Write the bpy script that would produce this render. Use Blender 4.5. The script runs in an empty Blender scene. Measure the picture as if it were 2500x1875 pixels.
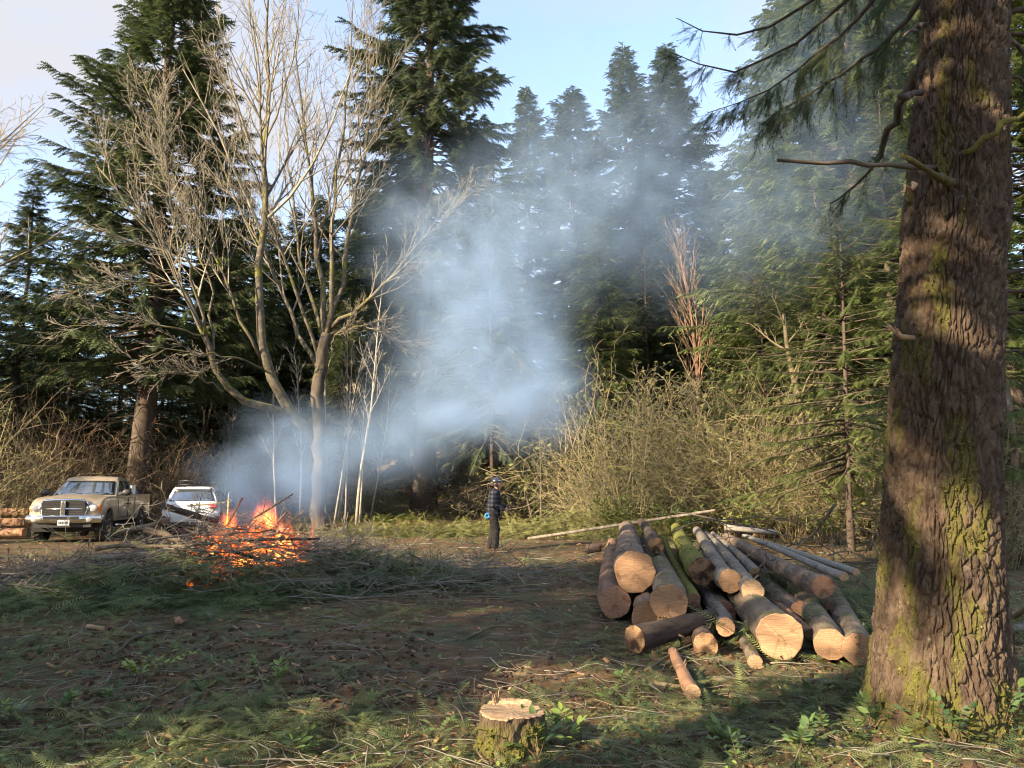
import bpy, bmesh, math, random
import numpy as np
from mathutils import Vector, Matrix

# ---------------------------------------------------------------- camera, sky, sun, exposure
S = bpy.context.scene
COL = S.collection
FPX = 1850.0                      # focal length in pixels of the 2500 px wide photograph
CAMH = 1.6
PITCH = math.atan((1190 - 937.5) / FPX)
cam_d = bpy.data.cameras.new('camera')
cam_d.sensor_width = 36.0
cam_d.lens = FPX * 36.0 / 2500.0
cam_d.clip_end = 2000.0
cam = bpy.data.objects.new('camera', cam_d)
COL.objects.link(cam)
cam.location = (0, 0, CAMH)
cam.rotation_euler = (math.pi / 2 + PITCH, 0, 0)
S.camera = cam

SUN_EL = math.radians(23)
SUN_H = Vector((-0.77, -0.64)).normalized()       # towards the sun, on the ground plane
world = bpy.data.worlds.new('World')
S.world = world
world.use_nodes = True
wn, wl = world.node_tree.nodes, world.node_tree.links
wn.clear()
w_out = wn.new('ShaderNodeOutputWorld')
w_bg = wn.new('ShaderNodeBackground')
w_bg.inputs['Strength'].default_value = 0.15
w_sky = wn.new('ShaderNodeTexSky')
w_sky.sky_type = 'NISHITA'
w_sky.sun_disc = False
w_sky.sun_elevation = SUN_EL
w_sky.sun_rotation = math.atan2(SUN_H.x, SUN_H.y)
w_sky.air_density = 1.0
w_sky.dust_density = 0.8
w_sky.ozone_density = 3.2
w_tc = wn.new('ShaderNodeTexCoord')
w_map = wn.new('ShaderNodeMapping')
w_map.inputs['Scale'].default_value = (1.0, 1.0, 1.9)
w_map.inputs['Location'].default_value = (3.1, 0.4, 0.2)
w_no = wn.new('ShaderNodeTexNoise')
w_no.inputs['Scale'].default_value = 2.2
w_no.inputs['Detail'].default_value = 7.0
w_no.inputs['Roughness'].default_value = 0.52
w_no.inputs['Distortion'].default_value = 0.4
w_rmp = wn.new('ShaderNodeValToRGB')
w_rmp.color_ramp.elements[0].position = 0.36
w_rmp.color_ramp.elements[0].color = (.30, .30, .30, 1)
w_rmp.color_ramp.elements[1].position = 0.66
w_mix = wn.new('ShaderNodeMixRGB')
w_mix.inputs['Color2'].default_value = (1.36, 1.38, 1.48, 1)
wl.new(w_tc.outputs['Generated'], w_map.inputs['Vector'])
wl.new(w_map.outputs['Vector'], w_no.inputs['Vector'])
wl.new(w_no.outputs['Fac'], w_rmp.inputs['Fac'])
wl.new(w_rmp.outputs['Color'], w_mix.inputs['Fac'])
wl.new(w_sky.outputs['Color'], w_mix.inputs['Color1'])
wl.new(w_mix.outputs['Color'], w_bg.inputs['Color'])
wl.new(w_bg.outputs['Background'], w_out.inputs['Surface'])

sun_d = bpy.data.lights.new('sun', 'SUN')
sun_d.energy = 4.2
sun_d.angle = math.radians(0.6)
sun_d.color = (1.0, 0.80, 0.54)
sun = bpy.data.objects.new('sun', sun_d)
COL.objects.link(sun)
SUN_V = Vector((SUN_H.x * math.cos(SUN_EL), SUN_H.y * math.cos(SUN_EL), math.sin(SUN_EL)))
sun.rotation_euler = (-SUN_V).to_track_quat('-Z', 'Y').to_euler()
sun.location = SUN_V * 60

S.view_settings.view_transform = 'Standard'
S.view_settings.look = 'None'
S.view_settings.exposure = 2.0
S.view_settings.gamma = 1.0
S.view_settings.use_curve_mapping = False
S.render.engine = 'CYCLES'
S.cycles.use_denoising = True
S.cycles.max_bounces = 5
S.cycles.diffuse_bounces = 2
S.cycles.glossy_bounces = 2
S.cycles.transmission_bounces = 3
S.cycles.transparent_max_bounces = 12
S.cycles.volume_bounces = 1
S.cycles.volume_max_steps = 128
S.cycles.use_adaptive_sampling = True
S.cycles.adaptive_threshold = 0.022
S.cycles.filter_width = 1.1

# ---------------------------------------------------------------- helpers
cp, sp = math.cos(PITCH), math.sin(PITCH)
def P(px, py, Y):
    """world point at depth Y seen at photo pixel (px, py)"""
    u, v = (px - 1250) / FPX, (937.5 - py) / FPX
    d = (u, cp - v * sp, sp + v * cp)
    t = Y / d[1]
    return np.array([u * t, Y, CAMH + d[2] * t])
def G(px, py):
    """ground point seen at photo pixel"""
    u, v = (px - 1250) / FPX, (937.5 - py) / FPX
    d = (u, cp - v * sp, sp + v * cp)
    t = -CAMH / d[2]
    return np.array([u * t, d[1] * t, 0.0])

# value-gradient noise
_prm = np.random.RandomState(7).permutation(256)
_prm = np.concatenate([_prm, _prm, _prm])
_g3 = np.random.RandomState(8).normal(size=(256, 3))
_g3 /= np.linalg.norm(_g3, axis=1)[:, None]
def noise3(p):
    p = np.asarray(p, float)
    i = np.floor(p).astype(int)
    f = p - i
    u = f * f * f * (f * (f * 6 - 15) + 10)
    i &= 255
    r = 0
    for dx in (0, 1):
        for dy in (0, 1):
            for dz in (0, 1):
                h = _prm[_prm[_prm[(i[..., 0] + dx) & 255] + ((i[..., 1] + dy) & 255)] + ((i[..., 2] + dz) & 255)]
                g = _g3[h]
                d = g[..., 0] * (f[..., 0] - dx) + g[..., 1] * (f[..., 1] - dy) + g[..., 2] * (f[..., 2] - dz)
                wx = u[..., 0] if dx else 1 - u[..., 0]
                wy = u[..., 1] if dy else 1 - u[..., 1]
                wz = u[..., 2] if dz else 1 - u[..., 2]
                r = r + d * wx * wy * wz
    return r * 1.6
def fbm(p, o=4, gain=0.5):
    p = np.asarray(p, float)
    r, a = 0, 1.0
    for k in range(o):
        r = r + a * noise3(p * (2.03 ** k) + 17.3 * k)
        a *= gain
    return r
def sstep(a, b, x):
    t = np.clip((np.asarray(x, float) - a) / (b - a), 0, 1)
    return t * t * (3 - 2 * t)

def ground_z(x, y, fine=True):
    x = np.asarray(x, float); y = np.asarray(y, float)
    sh = np.broadcast(x, y).shape
    x = np.broadcast_to(x, sh); y = np.broadcast_to(y, sh)
    q = np.stack([x, y, np.zeros(sh)], -1)
    z = 0.16 * noise3(q * 0.13 + 3.1) * sstep(9, 22, np.hypot(x, y))
    z = z + 0.05 * noise3(q * 0.6 + 9.7)
    bank = sstep(36, 58, y - 0.06 * np.abs(x)) * 3.6 * sstep(-22, -4, x)
    bank = bank + sstep(20, 45, x) * 1.5 + sstep(58, 115, y) * 10
    z = z + bank * (1 + 0.25 * noise3(q * 0.25 + 1.7))
    if fine:
        churn = sstep(-0.25, 0.5, noise3(q * 0.33 + 5.5)) * (1 - sstep(14, 30, y))
        z = z + (0.012 + 0.05 * churn) * fbm(q * 3.1, 3) + 0.018 * churn * np.abs(noise3(q * 11.0))
        rut = np.exp(-((x + .3) / 1.9) ** 4 - ((y - 8.2) / 2.6) ** 4)
        z = z + rut * .022 * np.sin((y + .35 * x) * 26 + 2 * noise3(q * 1.1)) * (.4 + .6 * (np.sin((x - .2 * y) * 4.2) > -.2))
        # spoil heap with tread marks left of the stump
        m = np.exp(-((x + 1.3) / 1.4) ** 2 - ((y - 6.0) / 0.9) ** 2)
        z = z + 0.10 * m * (0.6 + fbm(q * 4.0 + 2, 3))
    return z

class MB:
    def __init__(self):
        self.v, self.f3, self.f4, self.a, self.n, self.ng = [], [], [], [], 0, []
    def add(self, v, f3=None, f4=None, a=0.0, ng=None):
        v = np.asarray(v, float).reshape(-1, 3)
        if f3 is not None and len(f3): self.f3.append(np.asarray(f3, int).reshape(-1, 3) + self.n)
        if f4 is not None and len(f4): self.f4.append(np.asarray(f4, int).reshape(-1, 4) + self.n)
        if ng is not None:
            for g in ng: self.ng.append([int(i) + self.n for i in g])
        self.v.append(v)
        self.a.append(np.broadcast_to(np.asarray(a, float), (len(v),)))
        self.n += len(v)
        return self
    def mesh(self, name, mat=None, smooth=True):
        me = bpy.data.meshes.new(name)
        V = np.concatenate(self.v) if self.v else np.zeros((0, 3))
        f3 = np.concatenate(self.f3) if self.f3 else np.zeros((0, 3), int)
        f4 = np.concatenate(self.f4) if self.f4 else np.zeros((0, 4), int)
        ngl = self.ng
        lens = np.concatenate([np.full(len(f3), 3), np.full(len(f4), 4), np.array([len(g) for g in ngl], int)]).astype(np.int32)
        idx = np.concatenate([f3.ravel(), f4.ravel()] + [np.array(g, int) for g in ngl]).astype(np.int32)
        me.vertices.add(len(V)); me.vertices.foreach_set('co', V.astype(np.float32).ravel())
        me.loops.add(len(idx)); me.loops.foreach_set('vertex_index', idx)
        me.polygons.add(len(lens))
        st = np.concatenate([[0], np.cumsum(lens)[:-1]]).astype(np.int32) if len(lens) else np.zeros(0, np.int32)
        me.polygons.foreach_set('loop_start', st)
        try: me.polygons.foreach_set('loop_total', lens)
        except Exception: pass
        me.polygons.foreach_set('use_smooth', np.full(len(lens), bool(smooth)))
        me.update(calc_edges=True)
        at = me.attributes.new('tint', 'FLOAT', 'POINT')
        at.data.foreach_set('value', np.concatenate(self.a).astype(np.float32) if self.a else np.zeros(0, np.float32))
        if mat is not None: me.materials.append(mat)
        return me
    def build(self, name, mat=None, parent=None, smooth=True, loc=None):
        o = bpy.data.objects.new(name, self.mesh(name, mat, smooth))
        COL.objects.link(o)
        if parent is not None: o.parent = parent
        if loc is not None: o.location = loc
        return o

def tag(o, label=None, cat=None, group=None, kind=None):
    if label: o['label'] = label
    if cat: o['category'] = cat
    if group: o['group'] = group
    if kind: o['kind'] = kind
    return o
ORD = 'first second third fourth fifth sixth seventh eighth ninth tenth eleventh twelfth thirteenth fourteenth fifteenth sixteenth seventeenth eighteenth nineteenth twentieth twenty-first twenty-second twenty-third twenty-fourth twenty-fifth twenty-sixth'.split()
def empty(name, loc, rz=0.0, label=None, cat=None, group=None):
    e = bpy.data.objects.new(name, None)
    COL.objects.link(e)
    e.location = tuple(float(c) for c in loc)
    e.rotation_euler = (0, 0, rz)
    e.empty_display_size = 0.2
    return tag(e, label, cat, group)
def linked(name, me, parent=None, loc=(0, 0, 0), rot=(0, 0, 0), scale=(1, 1, 1)):
    o = bpy.data.objects.new(name, me)
    COL.objects.link(o)
    o.parent = parent
    o.location = tuple(float(c) for c in loc); o.rotation_euler = rot; o.scale = scale
    return o
def bevel(o, w=0.01, seg=2, ang=0.6):
    m = o.modifiers.new('bevel', 'BEVEL'); m.width = w; m.segments = seg; m.limit_method = 'ANGLE'; m.angle_limit = ang
    return o
def norm(v):
    v = np.asarray(v, float)
    return v / (np.linalg.norm(v, axis=-1, keepdims=True) + 1e-9)

def tubes(mb, lines, k=4, a=0.0, cap=True):
    """lines: list of (points n x 3, radii n); grouped by n and built in one go"""
    by = {}
    for i, (p, r) in enumerate(lines):
        by.setdefault(len(p), []).append(i)
    aa = np.broadcast_to(np.asarray(a, float), (len(lines),))
    ang = np.arange(k) * 2 * math.pi / k
    for n, ids in by.items():
        Pn = np.array([lines[i][0] for i in ids], float)
        R = np.array([lines[i][1] for i in ids], float)
        T = norm(np.gradient(Pn, axis=1))
        m = len(ids)
        ax = norm(Pn[:, -1] - Pn[:, 0])
        ref = np.where(np.abs(ax[:, 2:3]) < 0.75, np.array([[0, 0, 1.0]]), np.array([[1.0, 0.15, 0]]))
        ref = np.broadcast_to(ref[:, None, :], T.shape)
        B = norm(np.cross(T, ref)); N = np.cross(B, T)
        ring = (Pn[:, :, None, :] + R[:, :, None, None] * (np.cos(ang)[None, None, :, None] * B[:, :, None, :] + np.sin(ang)[None, None, :, None] * N[:, :, None, :]))
        V = ring.reshape(-1, 3)
        i0 = (np.arange(m) * n * k)[:, None, None]
        j = np.arange(n - 1)[None, :, None] * k
        c = np.arange(k)[None, None, :]
        c2 = (c + 1) % k
        q = np.stack([i0 + j + c, i0 + j + c2, i0 + j + k + c2, i0 + j + k + c], -1).reshape(-1, 4)
        at = np.repeat(aa[ids], n * k)
        ng = None
        f3 = None
        if cap and k >= 3:
            t = []
            for s in range(1, k - 1):
                t.append(np.stack([np.arange(m) * n * k + (n - 1) * k, np.arange(m) * n * k + (n - 1) * k + s, np.arange(m) * n * k + (n - 1) * k + s + 1], -1))
                t.append(np.stack([np.arange(m) * n * k, np.arange(m) * n * k + s + 1, np.arange(m) * n * k + s], -1))
            f3 = np.concatenate(t)
        mb.add(V, f3, q, at)
    return mb

def stamp(mb, tv, tf3, pos, X, Z, sc, a=0.0, tf4=None):
    """copy a template (x along, z normal) to many frames"""
    pos = np.asarray(pos, float); X = norm(X); Z = np.asarray(Z, float)
    Yv = norm(np.cross(Z, X)); Z2 = np.cross(X, Yv)
    M = np.stack([X, Yv, Z2], -1)                       # columns are axes
    sc = np.asarray(sc, float)
    if sc.ndim == 1: sc = sc[:, None]
    W = np.einsum('nij,kj->nki', M, tv) * sc[:, :, None] + pos[:, None, :]
    n, k = len(pos), len(tv)
    off = (np.arange(n) * k)[:, None, None]
    f3 = (np.asarray(tf3)[None] + off).reshape(-1, 3) if tf3 is not None else None
    f4 = (np.asarray(tf4)[None] + off).reshape(-1, 4) if tf4 is not None else None
    mb.add(W.reshape(-1, 3), f3, f4, np.repeat(np.broadcast_to(np.asarray(a, float), (n,)), k))

def box(mb, c, s, R=None, a=0.0):
    c = np.asarray(c, float); s = np.asarray(s, float) / 2
    v = np.array([[x, y, z] for x in (-1, 1) for y in (-1, 1) for z in (-1, 1)], float) * s
    if R is not None: v = v @ np.asarray(R).T
    f = [(0, 1, 3, 2), (4, 6, 7, 5), (0, 4, 5, 1), (2, 3, 7, 6), (0, 2, 6, 4), (1, 5, 7, 3)]
    mb.add(v + c, None, f, a)
    return mb
def rotz(a):
    c, s = math.cos(a), math.sin(a)
    return np.array([[c, -s, 0], [s, c, 0], [0, 0, 1.0]])
def roty(a):
    c, s = math.cos(a), math.sin(a)
    return np.array([[c, 0, s], [0, 1, 0], [-s, 0, c]])
def rotx(a):
    c, s = math.cos(a), math.sin(a)
    return np.array([[1, 0, 0], [0, c, -s], [0, s, c]])

def ellip(mb, c, r, R=None, nu=16, nv=10, a=0.0):
    u = np.arange(nu) * 2 * math.pi / nu
    w = np.linspace(-math.pi / 2, math.pi / 2, nv + 1)
    V = np.array([[math.cos(b) * math.cos(t), math.cos(b) * math.sin(t), math.sin(b)] for b in w for t in u])
    V = V * np.asarray(r, float)
    if R is not None: V = V @ np.asarray(R).T
    q = [(i * nu + j, i * nu + (j + 1) % nu, (i + 1) * nu + (j + 1) % nu, (i + 1) * nu + j) for i in range(nv) for j in range(nu)]
    mb.add(V + np.asarray(c, float), None, q, a)
    return mb
def capsule(mb, p, q, r0, r1, k=12, a=0.0):
    p = np.asarray(p, float); q = np.asarray(q, float)
    d = norm(q - p)
    pts, rad = [], []
    for t in np.linspace(-math.pi / 2, -0.05, 5): pts.append(p + d * r0 * math.sin(t)); rad.append(max(r0 * math.cos(t), 1e-4))
    for t in np.linspace(0.05, math.pi / 2, 5): pts.append(q + d * r1 * math.sin(t)); rad.append(max(r1 * math.cos(t), 1e-4))
    tubes(mb, [(np.array(pts), np.array(rad))], k=k, a=a)
    return mb

# ---------------------------------------------------------------- materials
def _new(name):
    m = bpy.data.materials.new(name)
    m.use_nodes = True
    return m, m.node_tree.nodes, m.node_tree.links, m.node_tree.nodes['Principled BSDF']
def ramp(nodes, cols, pos=None):
    r = nodes.new('ShaderNodeValToRGB')
    el = r.color_ramp.elements
    n = len(cols)
    pos = pos or [i / (n - 1) for i in range(n)]
    while len(el) < n: el.new(0.5)
    for i in range(n):
        el[i].position = pos[i]; el[i].color = (*cols[i], 1)
    return r
def noise_mat(name, cols, scale=5.0, pos=None, stretch=(1, 1, 1), rough=0.85, bump=0.0, bscale=None, detail=5.0,
              spec=0.25, metallic=0.0, coat=0.0, moss=None, distort=0.0, tint=None, bdist=0.02, rand=0.0, transl=0.0, patch=None):
    """procedural colour from noise in object space, fine bump; moss=(colour, threshold, up-weight), tint=(colour at 1)
       patch=(colour, scale, lo, hi): second noise blotches of another colour"""
    m, N, L, B = _new(name)
    tc = N.new('ShaderNodeTexCoord'); mp = N.new('ShaderNodeMapping')
    mp.inputs['Scale'].default_value = stretch
    L.new(tc.outputs['Object'], mp.inputs['Vector'])
    no = N.new('ShaderNodeTexNoise')
    no.inputs['Scale'].default_value = scale; no.inputs['Detail'].default_value = detail
    no.inputs['Roughness'].default_value = 0.62; no.inputs['Distortion'].default_value = distort
    L.new(mp.outputs['Vector'], no.inputs['Vector'])
    r = ramp(N, cols, pos or list(np.linspace(0.3, 0.7, len(cols))))
    L.new(no.outputs['Fac'], r.inputs['Fac'])
    col = r.outputs['Color']
    if patch:
        pc, ps, lo, hi = patch
        n2 = N.new('ShaderNodeTexNoise'); n2.inputs['Scale'].default_value = ps; n2.inputs['Detail'].default_value = 6
        n2.inputs['Roughness'].default_value = 0.65
        L.new(tc.outputs['Object'], n2.inputs['Vector'])
        mr = N.new('ShaderNodeMapRange'); mr.inputs['From Min'].default_value = lo; mr.inputs['From Max'].default_value = hi
        L.new(n2.outputs['Fac'], mr.inputs['Value'])
        mx = N.new('ShaderNodeMixRGB'); mx.inputs['Color2'].default_value = (*pc, 1)
        L.new(mr.outputs['Result'], mx.inputs['Fac']); L.new(col, mx.inputs['Color1'])
        col = mx.outputs['Color']
    if tint:
        at = N.new('ShaderNodeAttribute'); at.attribute_name = 'tint'
        mx = N.new('ShaderNodeMixRGB'); mx.inputs['Color2'].default_value = (*tint, 1)
        L.new(at.outputs['Fac'], mx.inputs['Fac']); L.new(col, mx.inputs['Color1'])
        col = mx.outputs['Color']
    if moss:
        mc, thr, up = moss
        ge = N.new('ShaderNodeNewGeometry'); sx = N.new('ShaderNodeSeparateXYZ')
        L.new(ge.outputs['Normal'], sx.inputs['Vector'])
        n3 = N.new('ShaderNodeTexNoise'); n3.inputs['Scale'].default_value = 3.0; n3.inputs['Detail'].default_value = 5
        L.new(tc.outputs['Object'], n3.inputs['Vector'])
        ma = N.new('ShaderNodeMath'); ma.operation = 'MULTIPLY_ADD'; ma.inputs[1].default_value = up
        L.new(sx.outputs['Z'], ma.inputs[0]); L.new(n3.outputs['Fac'], ma.inputs[2])
        mr = N.new('ShaderNodeMapRange'); mr.inputs['From Min'].default_value = thr; mr.inputs['From Max'].default_value = thr + 0.16
        L.new(ma.outputs[0], mr.inputs['Value'])
        mx = N.new('ShaderNodeMixRGB'); mx.inputs['Color2'].default_value = (*mc, 1)
        L.new(mr.outputs['Result'], mx.inputs['Fac']); L.new(col, mx.inputs['Color1'])
        col = mx.outputs['Color']
    if rand:
        oi = N.new('ShaderNodeObjectInfo'); hs = N.new('ShaderNodeHueSaturation')
        mr = N.new('ShaderNodeMapRange'); mr.inputs['To Min'].default_value = 1 - rand; mr.inputs['To Max'].default_value = 1 + rand
        L.new(oi.outputs['Random'], mr.inputs['Value']); L.new(mr.outputs['Result'], hs.inputs['Value'])
        L.new(col, hs.inputs['Color']); col = hs.outputs['Color']
    L.new(col, B.inputs['Base Color'])
    B.inputs['Roughness'].default_value = rough
    B.inputs['Specular IOR Level'].default_value = spec
    B.inputs['Metallic'].default_value = metallic
    B.inputs['Coat Weight'].default_value = coat
    if bump:
        n4 = N.new('ShaderNodeTexNoise'); n4.inputs['Scale'].default_value = bscale or scale * 3; n4.inputs['Detail'].default_value = 5
        L.new(mp.outputs['Vector'], n4.inputs['Vector'])
        bp = N.new('ShaderNodeBump'); bp.inputs['Strength'].default_value = bump; bp.inputs['Distance'].default_value = bdist
        L.new(n4.outputs['Fac'], bp.inputs['Height']); L.new(bp.outputs['Normal'], B.inputs['Normal'])
    if transl:
        tr = N.new('ShaderNodeBsdfTranslucent'); L.new(col, tr.inputs['Color'])
        ms = N.new('ShaderNodeMixShader'); ms.inputs['Fac'].default_value = transl
        out = N['Material Output']
        L.new(B.outputs['BSDF'], ms.inputs[1]); L.new(tr.outputs['BSDF'], ms.inputs[2]); L.new(ms.outputs['Shader'], out.inputs['Surface'])
    return m

M = {}
# foliage: tint 0 = old dark needles, 1 = young yellow-green tips
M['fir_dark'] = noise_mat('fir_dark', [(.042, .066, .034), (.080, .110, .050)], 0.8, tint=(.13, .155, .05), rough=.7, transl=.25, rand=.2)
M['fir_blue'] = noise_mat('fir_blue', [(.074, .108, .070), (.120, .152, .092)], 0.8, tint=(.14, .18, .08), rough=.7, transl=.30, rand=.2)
M['fir_green'] = noise_mat('fir_green', [(.070, .108, .036), (.120, .160, .050)], 0.8, tint=(.21, .235, .07), rough=.7, transl=.34, rand=.2)
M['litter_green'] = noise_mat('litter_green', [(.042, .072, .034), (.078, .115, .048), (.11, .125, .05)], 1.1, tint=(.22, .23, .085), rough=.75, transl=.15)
M['slash_sunlit'] = noise_mat('slash_sunlit', [(.11, .13, .045), (.18, .19, .07)], 1.5, tint=(.30, .28, .12), rough=.75, transl=.25)  # bough green lightened: sunlight on the far heaps is put into the colour
M['litter_brown'] = noise_mat('litter_brown', [(.09, .050, .028), (.16, .092, .045)], 2.0, tint=(.26, .165, .075), rough=.85)
M['leaf'] = noise_mat('leaf', [(.05, .10, .04), (.09, .15, .06)], 3.0, tint=(.22, .30, .05), rough=.45, spec=.45, transl=.25)
M['bud_leaf'] = noise_mat('bud_leaf', [(.06, .085, .025), (.12, .14, .04)], 1.0, tint=(.20, .19, .065), rough=.7, transl=.25)
M['moss_leaf'] = noise_mat('moss_leaf', [(.065, .08, .018), (.12, .13, .028)], 4.0, tint=(.19, .18, .045), rough=.9, transl=.2)
M['bark_fir'] = noise_mat('bark_fir', [(.085, .056, .040), (.15, .105, .075), (.20, .155, .12)], 9, stretch=(1, 1, .25), rough=.92, bump=.6, bscale=26, patch=((.23, .23, .19), 5.5, .56, .70), tint=(.16, .17, .03))
M['bark_dark'] = noise_mat('bark_dark', [(.06, .045, .035), (.11, .085, .068)], 3, stretch=(1, 1, .3), rough=.92, bump=.5, bscale=9, moss=((.12, .13, .03), .78, .25))
M['bark_maple'] = noise_mat('bark_maple', [(.075, .063, .045), (.145, .125, .09), (.22, .19, .14)], 5, rough=.9, bump=.4, bscale=14, moss=((.22, .21, .03), .80, .28), patch=((.20, .19, .06), 1.2, .52, .68))
M['bark_limb'] = noise_mat('bark_limb', [(.055, .046, .034), (.11, .095, .07), (.19, .165, .12)], 5, rough=.9, bump=.5, bscale=14, moss=((.20, .18, .03), .60, .24), patch=((.15, .14, .035), 1.5, .52, .64))
M['bark_mapletrunk_shaded'] = noise_mat('bark_mapletrunk_shaded', [(.040, .033, .026), (.075, .062, .048), (.12, .10, .08)], 5, rough=.9, bump=.7, bscale=14, stretch=(1, 1, .4), patch=((.13, .115, .04), 1.4, .54, .68))  # maple bark darkened: the shade on the trunk is put into its colour
M['twig_pale'] = noise_mat('twig_pale', [(.085, .068, .040), (.19, .155, .09)], 3, rough=.85, tint=(.35, .29, .165))
M['twig_red'] = noise_mat('twig_red', [(.13, .075, .052), (.23, .14, .095)], 3, rough=.85, tint=(.30, .22, .12))
M['twig_maple'] = noise_mat('twig_maple', [(.095, .082, .060), (.185, .165, .125)], 3, rough=.85, tint=(.32, .29, .225))
M['twig_grey'] = noise_mat('twig_grey', [(.10, .09, .072), (.19, .17, .14)], 3, rough=.88, tint=(.28, .255, .21))
M['twig_dark'] = noise_mat('twig_dark', [(.06, .05, .038), (.13, .105, .078)], 3, rough=.88, tint=(.22, .20, .15), moss=((.12, .14, .03), .86, .2))
M['birch'] = noise_mat('birch', [(.20, .18, .145), (.40, .37, .31)], 4, stretch=(1, 1, 2), rough=.8, patch=((.10, .08, .06), 5, .62, .72))
M['soil'] = noise_mat('soil', [(.060, .036, .020), (.112, .071, .040), (.175, .122, .075)], 3.6, rough=.95, bump=.7, bscale=20, bdist=.03, patch=((.085, .082, .046), .8, .48, .62), spec=.15)
M['clod'] = noise_mat('clod', [(.060, .038, .026), (.115, .075, .052)], 6, rough=.95, bump=.5, bscale=30, rand=.2, spec=.12)
M['chip'] = noise_mat('chip', [(.30, .19, .10), (.48, .33, .19)], 3, rough=.85, tint=(.34, .17, .08))
# ---------------------------------------------------------------- ground
def build_ground():
    n = 385
    b, A = 5.6, 0.9
    u = np.linspace(-1, 1, n)
    xs = A * np.sinh(b * u) * (170 / (A * np.sinh(b)))
    uy = np.linspace(-1, 1, n)
    ys = 5.0 + A * np.sinh(b * uy) * (220 / (A * np.sinh(b)))
    X, Y = np.meshgrid(xs, ys)
    Z = ground_z(X, Y)
    V = np.stack([X, Y, Z], -1).reshape(-1, 3)
    i, j = np.meshgrid(np.arange(n - 1), np.arange(n - 1), indexing='ij')
    k = i * n + j
    q = np.stack([k, k + 1, k + n + 1, k + n], -1).reshape(-1, 4)
    o = MB().add(V, None, q).build('ground', M['soil'])
    tag(o, kind='structure')
build_ground()

# ---------------------------------------------------------------- foliage templates
def frond_template(n=8, w=0.34, droop=0.18, fwd=0.75, thin=0.55, seed=0):
    r = np.random.RandomState(seed)
    V, F = [], []
    for i in range(n):
        s = (i + 0.35) / n
        env = w * (0.35 + 0.65 * math.sin(math.pi * min(1, 0.25 + 0.75 * s))) * (1.0 - 0.25 * s)
        for sd in (-1, 1):
            h = thin / n
            l = env * r.uniform(.75, 1.15)
            z0 = -droop * s * s
            k = len(V)
            V += [[s - h * .5, 0, z0], [s + h * .5, 0, z0], [s + l * fwd + r.uniform(-.02, .02), sd * l, z0 - l * r.uniform(.05, .45)]]
            F.append([k, k + 1, k + 2] if sd > 0 else [k + 1, k, k + 2])
    k = len(V)
    V += [[.9, -.03, -droop * .85], [.9, .03, -droop * .85], [1.12, 0, -droop * 1.15]]
    F.append([k, k + 1, k + 2])
    return np.array(V), np.array(F)
T_FAR = frond_template(6, .36, .26, .7, 1.05, 1)
T_MID = frond_template(9, .30, .24, .75, .85, 2)
T_NEAR = frond_template(17, .20, .16, .7, .42, 3)
T_SPRIG = frond_template(12, .22, .10, .7, .45, 4)

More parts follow.
